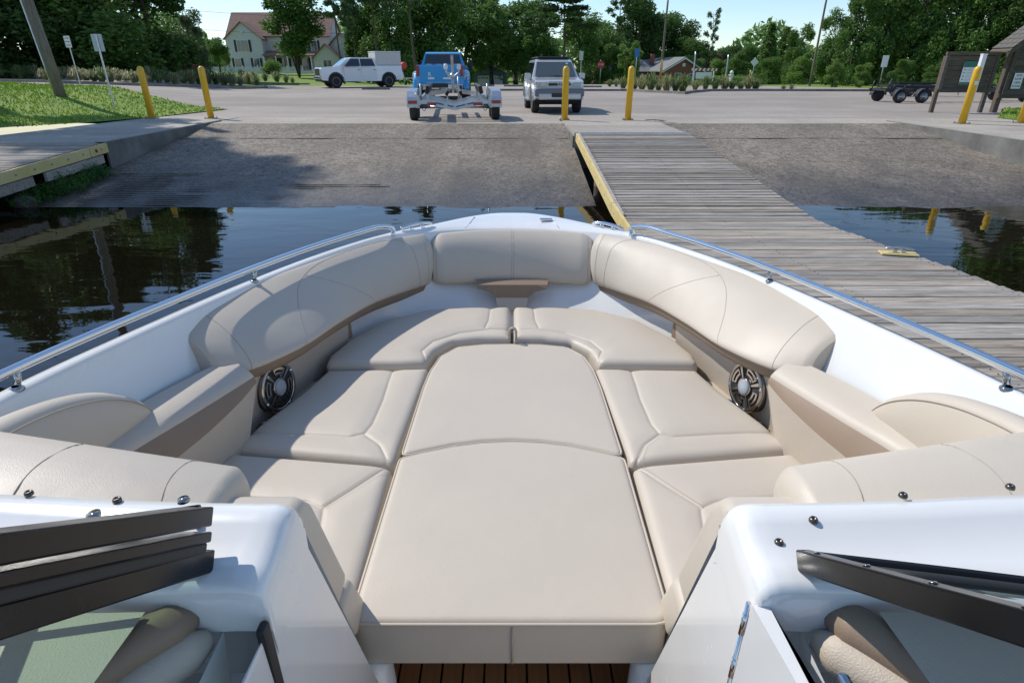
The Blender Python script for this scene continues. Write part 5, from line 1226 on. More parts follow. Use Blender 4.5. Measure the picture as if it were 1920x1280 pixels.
# ------------------------------------------------------------------ planting beds and grasses
M['bladeT'] = mat('tall_grass_blade', (.20, .22, .08), .6, col2=(.36, .34, .17), vscale=.5, trans=.3, island=.35)
M['bladeD'] = mat('dark_grass_blade', (.10, .16, .04), .6, col2=(.20, .25, .085), vscale=.5, trans=.3, island=.35)
def clump_mesh(seed, n_=170, rad=.75, hgt=.95):
    q = random.Random(seed); m = MB()
    for i in range(n_):
        a = q.uniform(0, 6.28); r0 = .16 * q.random(); el = q.random() ** .7; r1 = r0 + rad * el * q.uniform(.6, 1.1); h = hgt * (1 - .45 * el * el) * q.uniform(.6, 1.1)
        ca, sa = math.cos(a), math.sin(a); w_ = q.uniform(.012, .024); pts = [(r0, 0), (r0 + (r1 - r0) * .35, h * .75), (r0 + (r1 - r0) * .75, h * 1.0), (r1, h * (.92 - .35 * el))]
        rows = [[(ca * r + sa * w_ * k, sa * r - ca * w_ * k, z), (ca * r - sa * w_ * k, sa * r + ca * w_ * k, z)] for (r, z), k in zip(pts, (1, 1, .7, .1))]
        m.grid(rows)
    return m.mesh('grass_clump', False)
CL = [clump_mesh(k) for k in range(4)]; CLD = []
for c_ in CL: d_ = c_.copy(); CLD.append(d_); c_.materials.append(M['bladeT']); d_.materials.append(M['bladeD'])
ordn = ['first', 'second', 'third', 'fourth', 'fifth', 'sixth', 'seventh', 'eighth', 'ninth', 'tenth', 'eleventh', 'twelfth', 'thirteenth', 'fourteenth', 'fifteenth', 'sixteenth', 'seventeenth', 'eighteenth', 'nineteenth', 'twentieth', 'twenty-first', 'twenty-second', 'twenty-third', 'twenty-fourth', 'twenty-fifth', 'twenty-sixth', 'twenty-seventh', 'twenty-eighth', 'twenty-ninth', 'thirtieth', 'thirty-first', 'thirty-second', 'thirty-third', 'thirty-fourth', 'thirty-fifth', 'thirty-sixth']
gq = random.Random(9); gcount = 0
def clump(x, y, sc, label, group, dark=False):
    global gcount; gcount += 1
    o = obj('grass_clump', (CLD if dark else CL)[gcount % 4]); o.location = (x, y, g(x, y) + .02); o.scale = (sc * gq.uniform(.85, 1.2), sc * gq.uniform(.85, 1.2), sc * gq.uniform(.8, 1.15)); o.rotation_euler = (0, 0, gq.uniform(0, 6.28))
    tag(o, label, 'grass clump', group)
# left bed behind the road kerb
kl = [ground_at(px, py) for px, py in ((-60, 150), (0, 153.5), (120, 157), (250, 160.5), (370, 164), (470, 167), (500, 166), (497, 163))]
kerb([(p.x, p.y) for p in kl])
n_ = 0
for i in range(34):
    px = -20 + i * 15.2; p = ground_at(px, 150.5 + 14.0 * max(0, px) / 500 - gq.uniform(.5, 4.5))
    clump(p.x, p.y, (.75 + .25 * gq.random()) * (1.0 if px < 430 else .8) * p.y / 36 * .92, ordn[i] + ' grass clump from the left edge in the long roadside bed', 'grasses in the left roadside bed', gq.random() < .35); n_ += 1
# a bed beyond with dark clumps beside the white pickup
k2 = [ground_at(px, py) for px, py in ((430, 155.5), (520, 158), (560, 158.5))]; kerb([(p.x, p.y) for p in k2])
for i, (px, py, sc) in enumerate(((455, 152, .9), (478, 152.5, .8), (498, 153, .9), (520, 154.5, .85), (537, 156, .65), (549, 157, .5))):
    p = ground_at(px, py); clump(p.x, p.y, sc * 1.1, ordn[i] + ' dark grass clump from the left in the bed before the picket fence', 'dark grasses before the picket fence', True)
# right island
ki = [ground_at(px, py) for px, py in ((1165, 170), (1210, 173), (1285, 177), (1292, 175), (1330, 171.5), (1420, 171), (1500, 171.5), (1700, 172))]
kerb([(p.x, p.y) for p in ki])
for i, (px, py, sc) in enumerate(((1143, 163, .6), (1155, 163, .62), (1168, 168, .9), (1188, 169, 1.0), (1203, 170, 1.0), (1220, 170.5, 1.1), (1234, 171, .8), (1249, 172.5, 1.15), (1266, 172.5, .8), (1280, 173, 1.1), (1303, 169, .8), (1322, 169, .9), (1340, 169, .8), (1358, 169, .95), (1372, 169, .8), (1388, 169, .7), (1402, 169, .9), (1416, 169, .85), (1468, 170, .4), (1483, 170, .42))):
    p = ground_at(px, py); clump(p.x, p.y, sc * .92, ordn[i] + ' grass clump from the left in the right island bed', 'grasses in the right island bed', i % 3 != 1)
# wheel stops
M['stop'] = mat('wheel_stop', (.16, .15, .14), .9, var=.3, vscale=4)
ws_m = MB().extr([(-.9, -.07, 0), (-.9, -.05, .11), (-.9, .05, .11), (-.9, .07, 0)], (1.8, 0, 0)).mesh('wheel_stop')
for i, (px, py, rz, lb) in enumerate(((705, 168.5, .05, 'long concrete wheel stop under the white pickup'), (905, 162, 0, 'concrete wheel stop just right of the blue truck'), (962, 170.5, .03, 'concrete wheel stop left of the silver SUV, nearer row'), (967, 162.5, .03, 'concrete wheel stop left of the silver SUV, further row'), (1105, 164, 0, 'concrete wheel stop just right of the silver SUV, further row'), (1117, 171, .02, 'left of two wheel stops in the nearer row right of the SUV'), (1150, 171, .02, 'right of two wheel stops in the nearer row right of the SUV'), (560, 159, .2, 'wheel stop left of the white pickup by the dark grasses'))):
    p = ground_at(px, py); o = obj('wheel_stop', ws_m, M['stop']); o.location = (p.x, p.y, g(p.x, p.y)); o.rotation_euler = (0, 0, rz); tag(o, lb, 'wheel stop', 'concrete wheel stops in the lot')

# ------------------------------------------------------------------ buildings
M['siding'] = mat('white_siding', (.60, .585, .565), .7, var=.04, vscale=1); M['roofred'] = mat('red_brown_roof', (.25, .145, .115), .9, var=.15, vscale=1.5, bump=.3, bscale=6)
M['winglass'] = mat('window_glass', (.10, .12, .13), .08, coat=1); M['shutter'] = mat('black_shutter', (.02, .022, .025), .6)
M['brick'] = mat('red_brick', (.20, .075, .05), .85, col2=(.30, .12, .085), vscale=9, bump=.3, bscale=12); M['roofgrey'] = mat('grey_roof', (.20, .205, .20), .9, var=.15, vscale=1.2)
M['trimw'] = mat('white_trim', (.72, .73, .72), .6); M['greysid'] = mat('grey_green_siding', (.17, .21, .205), .8, var=.06, vscale=2)
def window(par, x, y, z, w_, h_, shut=True, mull=1):
    f = obj('window', MB().box((x, y - .02, z), (w_ + .14, .08, h_ + .14)), M['trimw'], par)
    n_ = mull + 1
    for k in range(n_): obj('pane', MB().box((x - w_ / 2 + w_ * (k + .5) / n_, y - .065, z), (w_ / n_ - .05, .02, h_ - .04)), M['winglass'], f)
    if shut:
        for s in (-1, 1): obj('shutter', MB().box((x + s * (w_ / 2 + .27), y - .03, z), (.36, .06, h_ + .1)), M['shutter'], f)
def gable(par, x0, x1, y0, y1, zw, zr, wm, rm, axis='X', over=.35, name='wall'):
    """walls plus gable roof, ridge along axis"""
    a = MB()
    if axis == 'X':
        ym = (y0 + y1) / 2; a.extr([(x0, y0, 0), (x0, y1, 0), (x0, y1, zw), (x0, ym, zr), (x0, y0, zw)], (x1 - x0, 0, 0)); obj(name, a, wm, par)
        k = (zr - zw) / (ym - y0); r_ = MB()
        for ya, s in ((y0 - over, 1), (y1 + over, -1)): r_.extr([(x0 - over, ya, zw - over * k + .04), (x0 - over, ym, zr + .04), (x1 + over, ym, zr + .04), (x1 + over, ya, zw - over * k + .04)], (0, 0, .14))
    else:
        xm = (x0 + x1) / 2; a.extr([(x0, y0, 0), (x1, y0, 0), (x1, y0, zw), (xm, y0, zr), (x0, y0, zw)], (0, y1 - y0, 0)); obj(name, a, wm, par)
        k = (zr - zw) / (xm - x0); r_ = MB()
        for xa in (x0 - over, x1 + over): r_.extr([(xa, y0 - over, zw - over * k + .04), (xm, y0 - over, zr + .04), (xm, y1 + over, zr + .04), (xa, y1 + over, zw - over * k + .04)], (0, 0, .14))
    return obj('roof', r_, rm, par)
D_H = 112
def hx(px): return (px - 960) / 1100 * (.9057 * D_H + .58)
hz = g(hx(500), D_H)
hs = thing('white_house', 'two-storey white house with red-brown roof behind the picket fence', 'house', (hx(437), D_H, hz))
gable(hs, 0, 17.2, .8, 8.5, 5.9, 9.4, M['siding'], M['roofred'], 'X')
gable(hs, .2, 6.3, -1.0, 4, 5.3, 7.7, M['siding'], M['roofred'], 'Y', .3, 'front_gable')
obj('side_wing', MB().extr([(-1.2, 1.5, 0), (-1.2, 6, 0), (-1.2, 6, 2.6), (-1.2, 1.5, 2.6)], (1.3, 0, 0)), M['siding'], hs); obj('wing_roof', MB().extr([(-1.4, 1.3, 2.6), (0, 1.3, 4.0), (0, 6.2, 4.0), (-1.4, 6.2, 2.6)], (0, 0, .12)), M['roofred'], hs)
window(hs, 3.0, -1.0, 4.2, 1.9, 1.7, True, 2); window(hs, 1.7, -1.0, 1.5, 1.0, 1.6); window(hs, 4.9, -1.0, 1.5, 1.0, 1.6); window(hs, -.6, 1.5, 1.4, .9, 1.4, False)
window(hs, 7.7, .8, 4.3, 1.1, 1.5, False); window(hs, 11, .8, 4.3, 1.0, 1.5); window(hs, 14.5, .8, 4.3, 1.0, 1.5); window(hs, 9.2, .8, 1.5, 1.0, 1.7); window(hs, 12.6, .8, 1.5, 1.0, 1.7)
pr_ = obj('porch_roof', MB().extr([(6.2, -1.6, 2.7), (6.2, .85, 3.4), (16.5, .85, 3.4), (16.5, -1.6, 2.7)], (0, 0, .15)), M['roofred'], hs)
for k in range(6): obj('porch_post', MB().box((6.4 + 2.0 * k, -1.45, 1.35), (.18, .18, 2.7)), M['trimw'], pr_)
obj('porch_floor', MB().box((11.4, -.4, .2), (10.4, 2.4, .4)), M['trimw'], hs); obj('door', MB().box((7.8, .76, 1.3), (1.1, .08, 2.2)), M['shutter'], hs)
obj('gable_vent', MB().lathe([(.3, 0), (.3, .06)], 14, (3.25, -1.06, 6.3), 'Y'), M['trimw'], hs)
gw_ = thing('garage_wing', 'white gabled garage with red-brown roof right of the tree before the house', 'garage', (hx(618), D_H - 3, hz))
gable(gw_, 0, 6.6, 0, 8, 2.9, 6.0, M['siding'], M['roofred'], 'Y', .35); gable(gw_, 6.0, 11.5, 2, 8, 2.4, 3.7, M['siding'], M['roofred'], 'X', .3, 'annex')
gable(gw_, -1.0, 3.2, -1.6, 2, 2.4, 4.3, M['siding'], M['roofred'], 'Y', .3, 'entry'); obj('garage_door', MB().box((3.9, -.03, 1.1), (2.6, .06, 2.2)), M['trimw'], gw_); window(gw_, 1.2, -1.6, 1.4, 1.3, 1.2, False)
obj('gable_vent', MB().lathe([(.3, 0), (.3, .06)], 14, (3.3, -.06, 4.6), 'Y'), M['trimw'], gw_)
# picket fence
pf = thing('picket_fence', 'long white picket fence in front of the white house', 'fence', (hx(395), D_H - 9, hz))
pk = MB(); ln_ = hx(600) - hx(395)
k = 0.0
while k < ln_: pk.box((k, 0, .55), (.09, .03, 1.0)); k += .19
obj('pickets', pk, M['trimw'], pf)['kind'] = 'stuff'
for z in (.3, .8): obj('rail', MB().box((ln_ / 2, .03, z), (ln_, .04, .09)), M['trimw'], pf)
for k in range(9): obj('fence_post', MB().box((k * ln_ / 8, .05, .6), (.14, .14, 1.25)), M['trimw'], pf)
# grey-green garage in the middle distance
D_G = 100
gx = (889 - 960) / 1100 * (.9057 * D_G + .58); ga = thing('garage', 'small grey-green garage with two white doors beyond the lawn', 'garage', (gx, D_G, LOT - 1.75))
gable(ga, 0, 5.0, 0, 7, 2.1, 3.25, M['greysid'], M['roofgrey'], 'Y', .3)
for x in (1.45, 3.55):
    dd = obj('garage_door', MB().box((x, -.03, .95), (1.75, .06, 1.75)), M['trimw'], ga)
    for k in range(4): obj('door_pane', MB().box((x - .6 + .4 * k, -.065, 1.5), (.28, .02, .2)), M['winglass'], dd)
# brick house
D_B = 104
bx0 = (1243 - 960) / 1100 * (.9057 * D_B + .58); bh = thing('brick_house', 'low red brick house with grey roof and chimney behind the island grasses', 'house', (bx0, D_B, LOT - 2.0), R(12))
gable(bh, 0, 6.9, 0, 13, 2.75, 4.6, M['brick'], M['roofgrey'], 'Y', .4)
a = MB(); a.extr([(-8.5, 5.0, 0), (-8.5, 12, 0), (-8.5, 12, 2.6), (-8.5, 8.5, 4.2), (-8.5, 5.0, 2.6)], (11, 0, 0)); obj('rear_wing', a, M['brick'], bh)
a = MB(); a.extr([(-9, 4.6, 2.5), (-9, 8.5, 4.3), (3.4, 8.5, 4.3), (3.4, 4.6, 2.5)], (0, 0, .12)); a.extr([(-9, 12.4, 2.5), (-9, 8.5, 4.3), (3.4, 8.5, 4.3), (3.4, 12.4, 2.5)], (0, 0, .12)); obj('wing_roof', a, M['roofgrey'], bh)
for s in (-1, 1): obj('barge_board', MB().extr([(3.45, -.44, 4.66), (3.45 + s * 3.9, -.44, 2.58), (3.45 + s * 3.9, -.44, 2.38), (3.45, -.44, 4.44)], (0, .05, 0)), M['trimw'], bh)
window(bh, 2.6, 0, 1.7, 1.0, 1.3, False); window(bh, 5.2, 0, 1.7, 1.0, 1.2, False); obj('gable_vent', MB().box((3.45, -.04, 3.6), (.5, .06, .5)), M['trimw'], bh)
for x in (-1.2, -2.8): obj('garage_door', MB().box((x, 4.96, 1.1), (1.2, .08, 2.0)), M['trimw'], bh)
obj('chimney', MB().box((1.0, 7.0, 4.5), (.6, .6, 1.6)), M['brick'], bh)

# ------------------------------------------------------------------ far street things
def far(px, D, base=None): return ((px - 960) / 1100 * (.9057 * D + .58), D)
x, y = far(1238, 78); up = pole('grey utility pole standing in front of the brick house', x, y, g(x, y), 9.2, .15, .11)
obj('cross_arm', MB().box((0, -.1, 7.4), (.9, .1, .1)), M['pole'], up)
obj('cable_marker', MB().tube([(0, -.16, 1.0), (0, -.16, 3.0)], .05, 8), M['yellow'], up)
x, y = far(1518, 52); pole('thin grey pole standing before the right-hand trees', x, y, g(x, y), 6.6, .09, .07)
x, y = far(1088, 70); mp_ = pole('slim post with a grey box on top behind the SUV', x, y, g(x, y), 2.9, .05, .05, name='meter_post', m=M['steelg']); obj('meter_box', MB().bbox((0, 0, 2.9), (.4, .2, .9), .03), M['signback'], mp_)
def far_sign(label, px, D, h, kind, m, z=None):
    x, y = far(px, D); t_ = thing('road_sign', label, 'sign', (x, y, g(x, y))); obj('post', MB().tube([(0, 0, 0), (0, 0, h)], .035, 8), M['steelg'], t_)
    n_ = {'oct': 8, 'dia': 4, 'rect': 4}[kind]; r_ = .42 if kind != 'rect' else .3
    if kind == 'rect': obj('panel', MB().box((0, -.05, h - .3), (.42, .02, .75)), m, t_)
    else:
        pts = [(r_ * math.sin(2 * math.pi * (k + (.5 if n_ == 8 else 0)) / n_), -.05, h - r_ + r_ * math.cos(2 * math.pi * (k + (.5 if n_ == 8 else 0)) / n_)) for k in range(n_)]
        pn = obj('panel', MB().extr(pts, (0, .02, 0)), m, t_)
        if kind == 'oct': text('STOP', .26, M['white'], pn, (0, -.056, h - r_), (R(90), 0, 0))
    return t_
M['stopred'] = mat('stop_red', (.42, .03, .035), .5)
far_sign('red octagonal stop sign beyond the lot right of the SUV', 1125, 72, 2.55, 'oct', M['stopred'])
far_sign('blue and white rectangular sign left of the brick house', 1190, 60, 2.9, 'rect', M['signblue'])
far_sign('white diamond sign seen at the far right roadside', 1409, 66, 2.5, 'dia', M['white'])
far_sign('small white rectangular sign at the foot of the right-hand trees', 1647, 46, 2.0, 'rect', M['white'])
far_sign('small yellow sign at the road behind the left grasses', 380, 80, 2.9, 'rect', M['yellow'])
for i, (px, D, h, lb) in enumerate(((1297, 50, 2.4, 'bare grey post at the right end of the island grasses'), (1358, 51, 2.2, 'bare grey post right of the striped barricade'))):
    x, y = far(px, D); pole(lb, x, y, g(x, y), h, .05, .05, name='sign_post', m=M['steelg'])
x, y = far(1318, 66); ba = thing('barricade', 'white road barricade with red striped top rail beyond the island', 'barricade', (x, y, g(x, y) + .25))
for s in (-1, 1): obj('leg', MB().box((s * 1.0, 0, .6), (.07, .1, 1.3)), M['white'], ba)
rl = obj('rail', MB().box((0, -.05, 1.15), (2.6, .03, .24)), M['white'], ba); obj('panel', MB().box((0, -.05, .6), (1.6, .03, .6)), M['white'], ba)
for k in range(6): obj('stripe', MB().extr([(-1.25 + .42 * k, -.07, 1.03), (-1.05 + .42 * k, -.07, 1.03), (-.93 + .42 * k, -.07, 1.27), (-1.13 + .42 * k, -.07, 1.27)], (0, .004, 0)), M['stopred'], rl)
x, y = far(1370, 68); hy = thing('hydrant', 'small white hydrant right of the striped barricade', 'hydrant', (x, y, g(x, y) + .3)); obj('barrel', MB().lathe([(.22, 0), (.22, .1), (.16, .14), (.16, .8), (.2, .84), (.2, .92), (.12, 1.05), (.04, 1.1)], 14), M['white'], hy); obj('nozzle', MB().lathe([(.08, -.26), (.08, .26)], 10, (0, 0, .62), 'X'), M['white'], hy)
# red car behind the left grasses
x, y = far(336, 70); rc_ = thing('parked_car', 'dark red car half hidden behind the left grasses', 'car', (x, y, g(x, y) + .1), R(-82))
M['redpaint'] = mat('red_car_paint', (.22, .02, .03), .25, coat=.8)
body([(-2.2, .4), (-2.25, .65), (-1.2, .88), (-.5, 1.36), (.9, 1.40), (1.7, .98), (2.2, .92), (2.25, .45)] + arch(1.35, .34, .38)[::-1] + [(.8, .28), (-.9, .28)] + arch(-1.4, .34, .38)[::-1], lambda y_, z_: .86 - .16 * max(0, z_ - .9) / .5, M['redpaint'], 'body', rc_)
for s in (1, -1):
    quad(rc_, 'side_window', [(s * .855, -.95, .93), (s * .855, 1.35, .95), (s * .73, .85, 1.33), (s * .73, -.42, 1.31)], M['dglass'], (s * .01, 0, 0))
    for yy in (-1.4, 1.35): wheel(rc_, s * .76, yy, .32, .2, s, M['chrome'])
quad(rc_, 'windscreen', [(-.74, -1.14, .92), (.74, -1.14, .92), (.66, -.53, 1.33), (-.66, -.53, 1.33)], M['seatint'], (0, -.014, .01))
# small trailer with a red float beside the white pickup
x, y = far(762, 52); bt = thing('small_boat_trailer', 'light trailer tongue with a round red float right of the white pickup', 'trailer', (x, y, g(x, y)))
obj('tongue', MB().box((.8, 0, .5), (3.6, .1, .1)), M['steelg'], bt); obj('jack', MB().tube([(-.1, 0, 0), (-.25, 0, 1.15)], .05, 8), M['steelg'], bt); obj('coupler', MB().bbox((-1.05, 0, .5), (.3, .16, .16), .03), M['black'], bt)
obj('jack_wheel', MB().lathe([(.12, -.04), (.12, .04)], 14, (-.05, 0, .12), 'Y'), M['tyre'], bt); obj('winch', MB().bbox((-.5, 0, .95), (.4, .2, .35), .04), M['signback'], bt)
obj('float', MB().lathe([(.0, -.28), (.14, -.25), (.26, -.1), (.28, .02), (.22, .18), (.1, .27), (0, .28)], 16, (-.12, 0, 1.42)), mat('red_float', (.55, .05, .03), .5), bt)
# cables of the street line
for i, (py0, py1, lb) in enumerate(((12, 30, 'upper overhead cable crossing the sky above the white house'), (48, 62, 'lower overhead cable crossing the sky above the white house'))):
    p0 = Vector((*far(300, 98), 0)); p1 = Vector((*far(700, 98), 0)); zz = lambda py: LOT + 1.37 + 98 * math.tan(math.atan((640 - py) / 1100) - PITCH)
    p0.z, p1.z = zz(py0), zz(py1); o = obj('overhead_cable', MB().tube(spline([p0, p0.lerp(p1, .5) - Vector((0, 0, .5)), p1], 6), .022, 5), M['black']); tag(o, lb, 'cable', 'overhead cables')
# chain fence behind the garage lawn
x0, y0 = far(945, 88); x1, y1 = far(1130, 88); cf = thing('wire_fence', 'long dark wire fence along the back of the lawn behind the SUV', 'fence', (x0, y0, LOT - 1.25))
for k in range(12): obj('fence_post', MB().tube([((x1 - x0) * k / 11, 0, 0), ((x1 - x0) * k / 11, 0, 1.5)], .035, 6), M['black'], cf)
wr = MB()
for k in range(9): wr.tube([(0, 0, .1 + .17 * k), (x1 - x0, 0, .1 + .17 * k)], .008, 4)
obj('wires', wr, M['black'], cf)['kind'] = 'stuff'

# ------------------------------------------------------------------ trees
def leaf_mat(name, c1, c2, tr=.35): return mat(name, c1, .55, col2=c2, vscale=.35, trans=tr, island=.35, spec=.3)
LM = {'dark': leaf_mat('dark_leaves', (0.046, 0.095, 0.025), (0.116, 0.203, 0.046)), 'mid': leaf_mat('mid_leaves', (0.081, 0.160, 0.034), (0.181, 0.307, 0.068)), 'light': leaf_mat('light_leaves', (0.128, 0.234, 0.046), (0.276, 0.404, 0.106)),
      'olive': leaf_mat('olive_leaves', (0.106, 0.149, 0.075), (0.213, 0.265, 0.128)), 'pine': leaf_mat('pine_needles', (0.046, 0.095, 0.039), (0.116, 0.181, 0.064), .2), 'russet': leaf_mat('russet_leaves', (0.128, 0.075, 0.054), (0.213, 0.116, 0.075))}
M['bark'] = mat('tree_bark', (.06, .047, .038), .9, var=.35, vscale=3, bump=.6, bscale=14); M['barkp'] = mat('pine_bark', (.10, .072, .055), .9, var=.35, vscale=3, bump=.6, bscale=12)
def leaves(m, q, c, rad, n_, size, shell=.45, flat=1.0):
    """leaf-sized faces spread through an ellipsoid, denser near its skin"""
    for i in range(n_):
        d = Vector((q.gauss(0, 1), q.gauss(0, 1), q.gauss(0, 1))).normalized(); k = (shell + (1 - shell) * q.random()) if q.random() < .8 else q.random()
        k *= 1 + .18 * math.sin(d.x * 7 + c[0] * 3) * math.cos(d.z * 6 + c[1] * 2)
        p = Vector(c) + Vector((d.x * rad[0], d.y * rad[1], d.z * rad[2])) * k
        a = Vector((q.gauss(0, 1), q.gauss(0, 1), q.gauss(0, .7) * flat)).normalized(); b_ = a.cross(Vector((q.gauss(0, 1), q.gauss(0, 1), q.gauss(0, 1)))).normalized()
        s_ = size * q.uniform(.6, 1.4); e = a.cross(b_) * s_ * .25
        m.add([p - a * s_, p + b_ * s_ * .55 + e, p + a * s_, p - b_ * s_ * .55 + e], [(0, 1, 2, 3)])
def limb(m, q, a, b_, r0, r1, n=7):
    a, b_ = Vector(a), Vector(b_); mid = a.lerp(b_, .5) + Vector((q.uniform(-.06, .06), q.uniform(-.06, .06), 0)) * (b_ - a).length
    m.tube(spline([a, mid, b_], 3), [r0 + (r1 - r0) * k / 6 for k in range(7)], n)
def proto(kind, seed):
    """unit tree: height 1, returns trunk and crown meshes"""
    q = random.Random(seed); T = MB(); K = MB()
    if kind == 'broad':
        limb(T, q, (0, 0, -.02), (q.uniform(-.02, .02), 0, .45), .028, .018)
        lobes = [((0, 0, .66), (.24, .24, .27))]
        for i in range(11):
            a = i * 2.4 + q.uniform(-.4, .4); r = q.uniform(.14, .30); z = q.uniform(.34, .88); rr = q.uniform(.10, .17) * (1.15 - .5 * abs(z - .55)); lobes.append(((r * math.cos(a) * (1.2 - .5 * z), r * math.sin(a) * (1.2 - .5 * z), z), (rr, rr, rr * .85)))
        for c, rd in lobes[1:]: limb(T, q, (0, 0, min(.42, c[2] * .6)), c, .012, .003, 5)
        for c, rd in lobes: leaves(K, q, c, rd, 900 if rd[0] < .2 else 1500, .0165)
    elif kind == 'wall':                                    # dense, leafy to the ground
        limb(T, q, (0, 0, -.02), (0, 0, .6), .022, .012)
        lobes = [((0, 0, .5), (.25, .22, .45))]
        for i in range(17):
            a = i * 2.4 + q.uniform(-.5, .5); z = q.uniform(.06, .95); r = q.uniform(.16, .30) * (1.1 - .55 * z); rr = q.uniform(.085, .15); lobes.append(((r * math.cos(a), r * math.sin(a), z), (rr, rr, rr * 1.05)))
        for c, rd in lobes[1:]: limb(T, q, (0, 0, c[2] * .7), c, .008, .003, 5)
        for c, rd in lobes: leaves(K, q, c, rd, 720 if rd[0] < .2 else 1300, .0155)
    elif kind == 'pine':
        limb(T, q, (0, 0, -.02), (q.uniform(-.02, .02), 0, .97), .017, .005, 9)
        for i in range(20):
            z = .56 + .42 * (i / 19) ** .9; a = i * 2.4 + q.uniform(-.5, .5); r = (.20 * (1.05 - (z - .56) / .5) + .035) * q.uniform(.6, 1.15); e = (r * math.cos(a), r * math.sin(a), z + q.uniform(-.01, .04))
            limb(T, q, (0, 0, z - .02), e, .005, .002, 4)
            for j in range(2):
                u = (.6, 1.0)[j]; leaves(K, q, (e[0] * u, e[1] * u, z + (e[2] - z) * u + .005), (.062, .062, .032), 230, .0125, .2)
        leaves(K, q, (0, 0, .97), (.045, .045, .04), 260, .012, .2)
    elif kind == 'cone':
        limb(T, q, (0, 0, -.02), (0, 0, .95), .02, .004, 8)
        for i in range(26):
            z = .10 + .88 * i / 25; r0 = .21 * (1 - z) ** .75 + .02
            for j in range(3):
                a = i * 1.3 + j * 2.09 + q.uniform(-.4, .4); r = r0 * q.uniform(.5, 1.0); rr = .03 + .055 * (1 - z); leaves(K, q, (r * math.cos(a), r * math.sin(a), z), (rr, rr, rr * .9), 130, .0145, .3)
    elif kind == 'sparse':                                  # thin, see-through crown
        limb(T, q, (0, 0, -.02), (.02, 0, .96), .015, .004, 8)
        for i in range(15):
            z = .32 + .64 * i / 14; a = i * 2.4 + q.uniform(-.6, .6); r = q.uniform(.07, .24) * (1.15 - .75 * (z - .3)); e = (r * math.cos(a), r * math.sin(a), z + q.uniform(.0, .07)); limb(T, q, (0, 0, z - .03), e, .005, .0015, 4)
            leaves(K, q, e, (.062, .062, .04), 170, .0135, .1); leaves(K, q, (e[0] * .6, e[1] * .6, z), (.04, .04, .03), 60, .013, .1)
    elif kind == 'multi':                                   # several stems, open crown
        for i in range(6):
            a = i * 1.05 + q.uniform(-.3, .3); e = (.17 * math.cos(a), .17 * math.sin(a), q.uniform(.7, .98)); limb(T, q, (0, 0, -.02), e, .014, .004, 6)
            for j in range(7):
                u = .35 + .65 * j / 6; c = (e[0] * u + q.uniform(-.10, .10), e[1] * u + q.uniform(-.10, .10), e[2] * u); limb(T, q, (e[0] * u * .9, e[1] * u * .9, e[2] * u - .03), c, .004, .0015, 4); rr = q.uniform(.055, .10); leaves(K, q, c, (rr, rr, rr), 260, .0155, .3)
    elif kind == 'shrub':
        limb(T, q, (0, 0, -.02), (0, 0, .5), .03, .01)
        for i in range(9):
            a = i * 2.4; r = q.uniform(.1, .42); z = q.uniform(.25, .72); rr = q.uniform(.2, .3); leaves(K, q, (r * math.cos(a), r * math.sin(a), z), (rr, rr, rr * .85), 420, .034)
    return T.mesh('trunk', False), K.mesh('crown', False)
PR = {}
for kd, seeds in (('broad', (1, 2, 3)), ('wall', (4, 5, 6)), ('pine', (7, 8)), ('cone', (9,)), ('sparse', (10, 14)), ('multi', (11,)), ('shrub', (12, 13))): PR[kd] = [proto(kd, s_) for s_ in seeds]
CR = {}; tq = random.Random(77); tcount = {}
def tree(name, label, kind, px, D, top_py, width, lm, group=None, zbase=None, at=None, hgt=None, cat='tree', trunk=1.0):
    """stand a tree at sight line px and distance D; its top shows at picture height top_py"""
    x, y = at if at else far(px, D); zb = g(x, y) if zbase is None else zbase
    H = hgt if hgt else (CAM_Z + y * math.tan(math.atan((640 - top_py) / 1100) - PITCH)) - zb
    tcount[kind] = tcount.get(kind, -1) + 1; v = tcount[kind] % len(PR[kind]); key = (kind, v, lm)
    if key not in CR:
        c = PR[kind][v][1].copy(); c.materials.append(LM[lm]); t2 = PR[kind][v][0].copy(); t2.materials.append(M['barkp' if kind in ('pine', 'sparse') else 'bark']); CR[key] = (t2, c)
    t_ = thing(name, label, cat, (x, y, zb), tq.uniform(0, 6.28), group); sx = H * width
    for nm, me in zip(('trunk', 'crown'), CR[key]):
        o = obj(nm, me, None, t_); k = trunk if nm == 'trunk' else 1; o.scale = (sx * k, sx * k, H)
    return t_
# the far wood that closes the view behind everything
fw = MB(); fq = random.Random(31)
for i in range(30000):
    a = fq.uniform(-.95, .95); r = fq.uniform(150, 172); x, y = math.sin(a) * r * 1.1, math.cos(a) * r; hh = 8 + 3.0 * math.sin(a * 23) + 1.8 * math.sin(a * 57 + 1)
    z = g(x, y) + hh * fq.random() ** .8; s_ = fq.uniform(.5, 1.0); u_ = Vector((fq.gauss(0, 1), fq.gauss(0, 1), fq.gauss(0, 1))).normalized(); v_ = u_.orthogonal().normalized(); p = Vector((x, y, z))
    fw.add([p - u_ * s_, p + v_ * s_ * .6, p + u_ * s_, p - v_ * s_ * .6], [(0, 1, 2, 3)])
o = obj('far_wood', fw.mesh('far_wood', False), LM['mid']); tag(o, 'distant belt of woodland closing the horizon behind the houses', 'woodland', kind='stuff')
G1, G2, G3 = 'trees of the dark left wood', 'trees behind the lot', 'trees of the right-hand wood'
